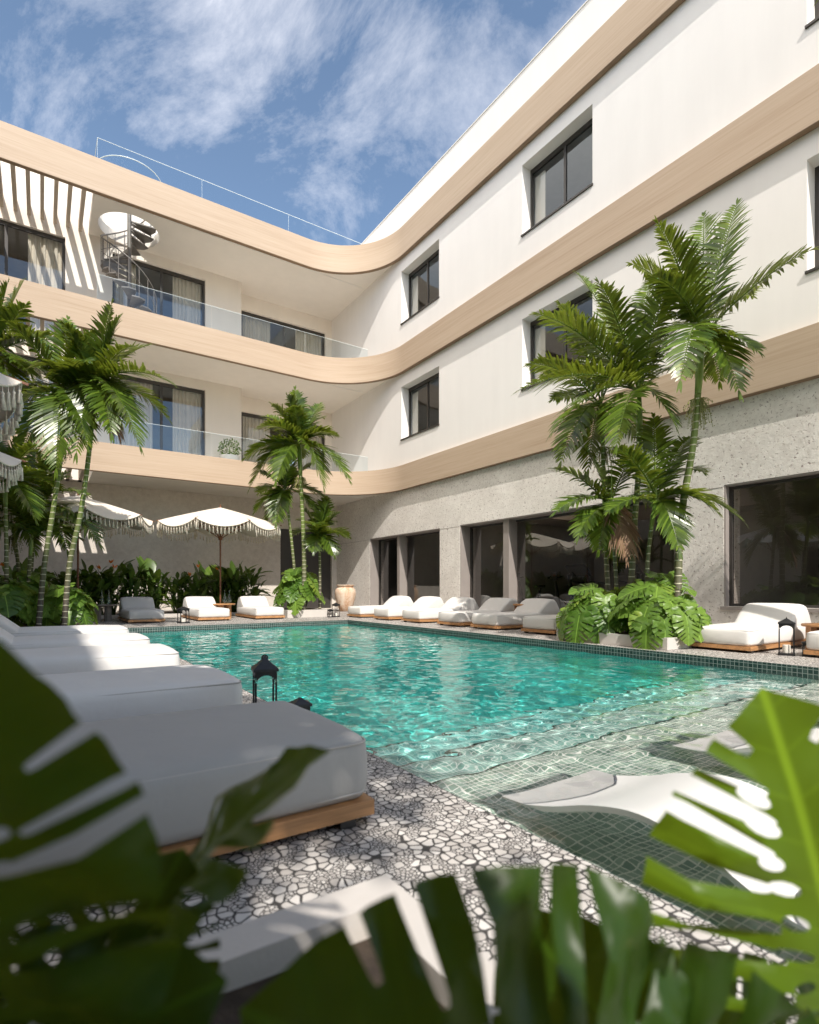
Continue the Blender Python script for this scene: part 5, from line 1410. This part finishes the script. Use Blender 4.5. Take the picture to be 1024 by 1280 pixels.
def water_grid():
    step = 0.026
    xs = np.arange(PX0 + 0.013, PX1 - 0.0125, step); xs = np.append(xs, PX1 - 0.0125)
    ys = np.arange(WY0, PY1 - 0.0125, step); ys = np.append(ys, PY1 - 0.0125)
    Xg, Yg = np.meshgrid(xs, ys); H = np.zeros_like(Xg); rs = np.random.RandomState(3)
    for lam, n, slope in ((1.6, 6, 0.010), (0.75, 9, 0.018), (0.36, 14, 0.024), (0.20, 18, 0.033), (0.115, 22, 0.032)):
        for _ in range(n):
            a = rs.uniform(0, 2*np.pi); k = 2*np.pi / (lam * rs.uniform(0.75, 1.3))
            H += slope / k * math.sqrt(2.0 / n) * np.sin(k * (Xg*np.cos(a) + Yg*np.sin(a)) + rs.uniform(0, 6.28))
    return Xg, Yg, H
Xg, Yg, H = water_grid()
ny, nx = Xg.shape
me = bpy.data.meshes.new('pool_water')
vs = np.stack([Xg, Yg, WATER + H], -1).reshape(-1, 3)
idx = np.arange(nx * ny).reshape(ny, nx)
fs = np.stack([idx[:-1, :-1], idx[:-1, 1:], idx[1:, 1:], idx[1:, :-1]], -1).reshape(-1, 4)
me.from_pydata(vs.tolist(), [], fs.tolist()); me.update()
for p in me.polygons: p.use_smooth = True
wo = bpy.data.objects.new('pool_water', me); COL.objects.link(wo); wo['kind'] = 'structure'
USE_MNEE = globals().get('USE_MNEE', False)
me.materials.append(water_refr() if USE_MNEE else water_mat())

# ================================================================== SUN AND SKY
SD = Vector((0.245, 0.87, -1.0)).normalized()          # the way the light travels
sun = bpy.data.lights.new('sun', 'SUN'); sun.energy = SUN; sun.angle = R(0.5); sun.color = (1.0, 0.94, 0.86)
suno = bpy.data.objects.new('sun', sun); COL.objects.link(suno)
suno.rotation_euler = SD.to_track_quat('-Z', 'Y').to_euler(); suno.location = (0, -10, 20)
if USE_MNEE:
    sun.cycles.is_caustics_light = True; wo.cycles.is_caustics_caster = True
    for o_ in [ps, pd, pm, pf_, kb] + [x for x in bpy.data.objects if x.name.startswith('step_nosing')] + [c for x in bpy.data.objects if x.name.startswith('pool_chaise') for c in x.children]: o_.cycles.is_caustics_receiver = True
w = bpy.data.worlds.new('World'); scene.world = w; w.use_nodes = True
nt = w.node_tree; bg = nt.nodes['Background']
sky = nt.nodes.new('ShaderNodeTexSky'); sky.sky_type = 'NISHITA'; sky.sun_disc = False
sky.sun_elevation = math.asin(-SD.z); sky.sun_rotation = math.atan2(-SD.x, -SD.y)
sky.air_density = 0.85; sky.dust_density = 0.35; sky.ozone_density = 1.6
tc = nt.nodes.new('ShaderNodeTexCoord')
sx = N(nt, 'ShaderNodeSeparateXYZ'); L(nt, tc.outputs['Generated'], sx.inputs[0])
den = math_n(nt, 'ADD', math_n(nt, 'MAXIMUM', sx.outputs[2], 0.0), 0.12)
cv = N(nt, 'ShaderNodeCombineXYZ'); L(nt, math_n(nt, 'DIVIDE', sx.outputs[0], den), cv.inputs[0]); L(nt, math_n(nt, 'DIVIDE', sx.outputs[1], den), cv.inputs[1])
mp = nt.nodes.new('ShaderNodeMapping'); L(nt, cv.outputs[0], mp.inputs[0])
mp.inputs['Rotation'].default_value = (0, 0, R(CLR)); mp.inputs['Scale'].default_value = (1.2, 0.95, 1.0); mp.inputs['Location'].default_value = (CLX, CLY, 0.0)
c1 = noise_n(nt, mp.outputs[0], 1.6, 12, 0.68, 0.55); c2 = noise_n(nt, mp.outputs[0], 0.55, 3, 0.5)
cf = math_n(nt, 'ADD', math_n(nt, 'MULTIPLY', c1, 0.62), math_n(nt, 'MULTIPLY', c2, 0.38))
cl = ramp(nt, cf, [(0.51, 0.0), (0.62, 0.32), (0.73, 0.9)])
cl = math_n(nt, 'MULTIPLY', cl, ramp(nt, sx.outputs[2], [(0.0, 0.3), (0.2, 1.0)]))
base = mixc(nt, 1.0, sky.outputs[0], SKYT, 'MULTIPLY')
# a bank of added bright sky, unseen on the left, brightening the right wall
side = ramp(nt, math_n(nt, 'MULTIPLY', sx.outputs[0], -1.0), [(0.12, 0.0), (0.38, 1.0)])
low = ramp(nt, sx.outputs[2], [(0.40, 0.2), (0.62, 1.0), (0.92, 1.0), (0.99, 0.5)])
bank = math_n(nt, 'MULTIPLY', math_n(nt, 'MULTIPLY', side, low), ramp(nt, c2, [(0.3, 0.55), (0.6, 1.0)]))
L(nt, mixc(nt, bank, mixc(nt, cl, base, CLOUD), BANK), bg.inputs[0])
bg.inputs[1].default_value = SKY
v = scene.view_settings; v.view_transform = 'Standard'; v.look = 'None'; v.exposure = EXPO; v.gamma = 1.0; v.use_curve_mapping = False
cy = scene.cycles
cy.use_denoising = True
try: cy.denoiser = 'OPENIMAGEDENOISE'
except Exception: pass
cy.max_bounces = 10; cy.transparent_max_bounces = 24; cy.diffuse_bounces = 7; cy.glossy_bounces = 4; cy.transmission_bounces = 8
cy.caustics_reflective = False; cy.caustics_refractive = True
cy.sample_clamp_indirect = 6.0
cy.use_adaptive_sampling = True; cy.adaptive_threshold = 0.015
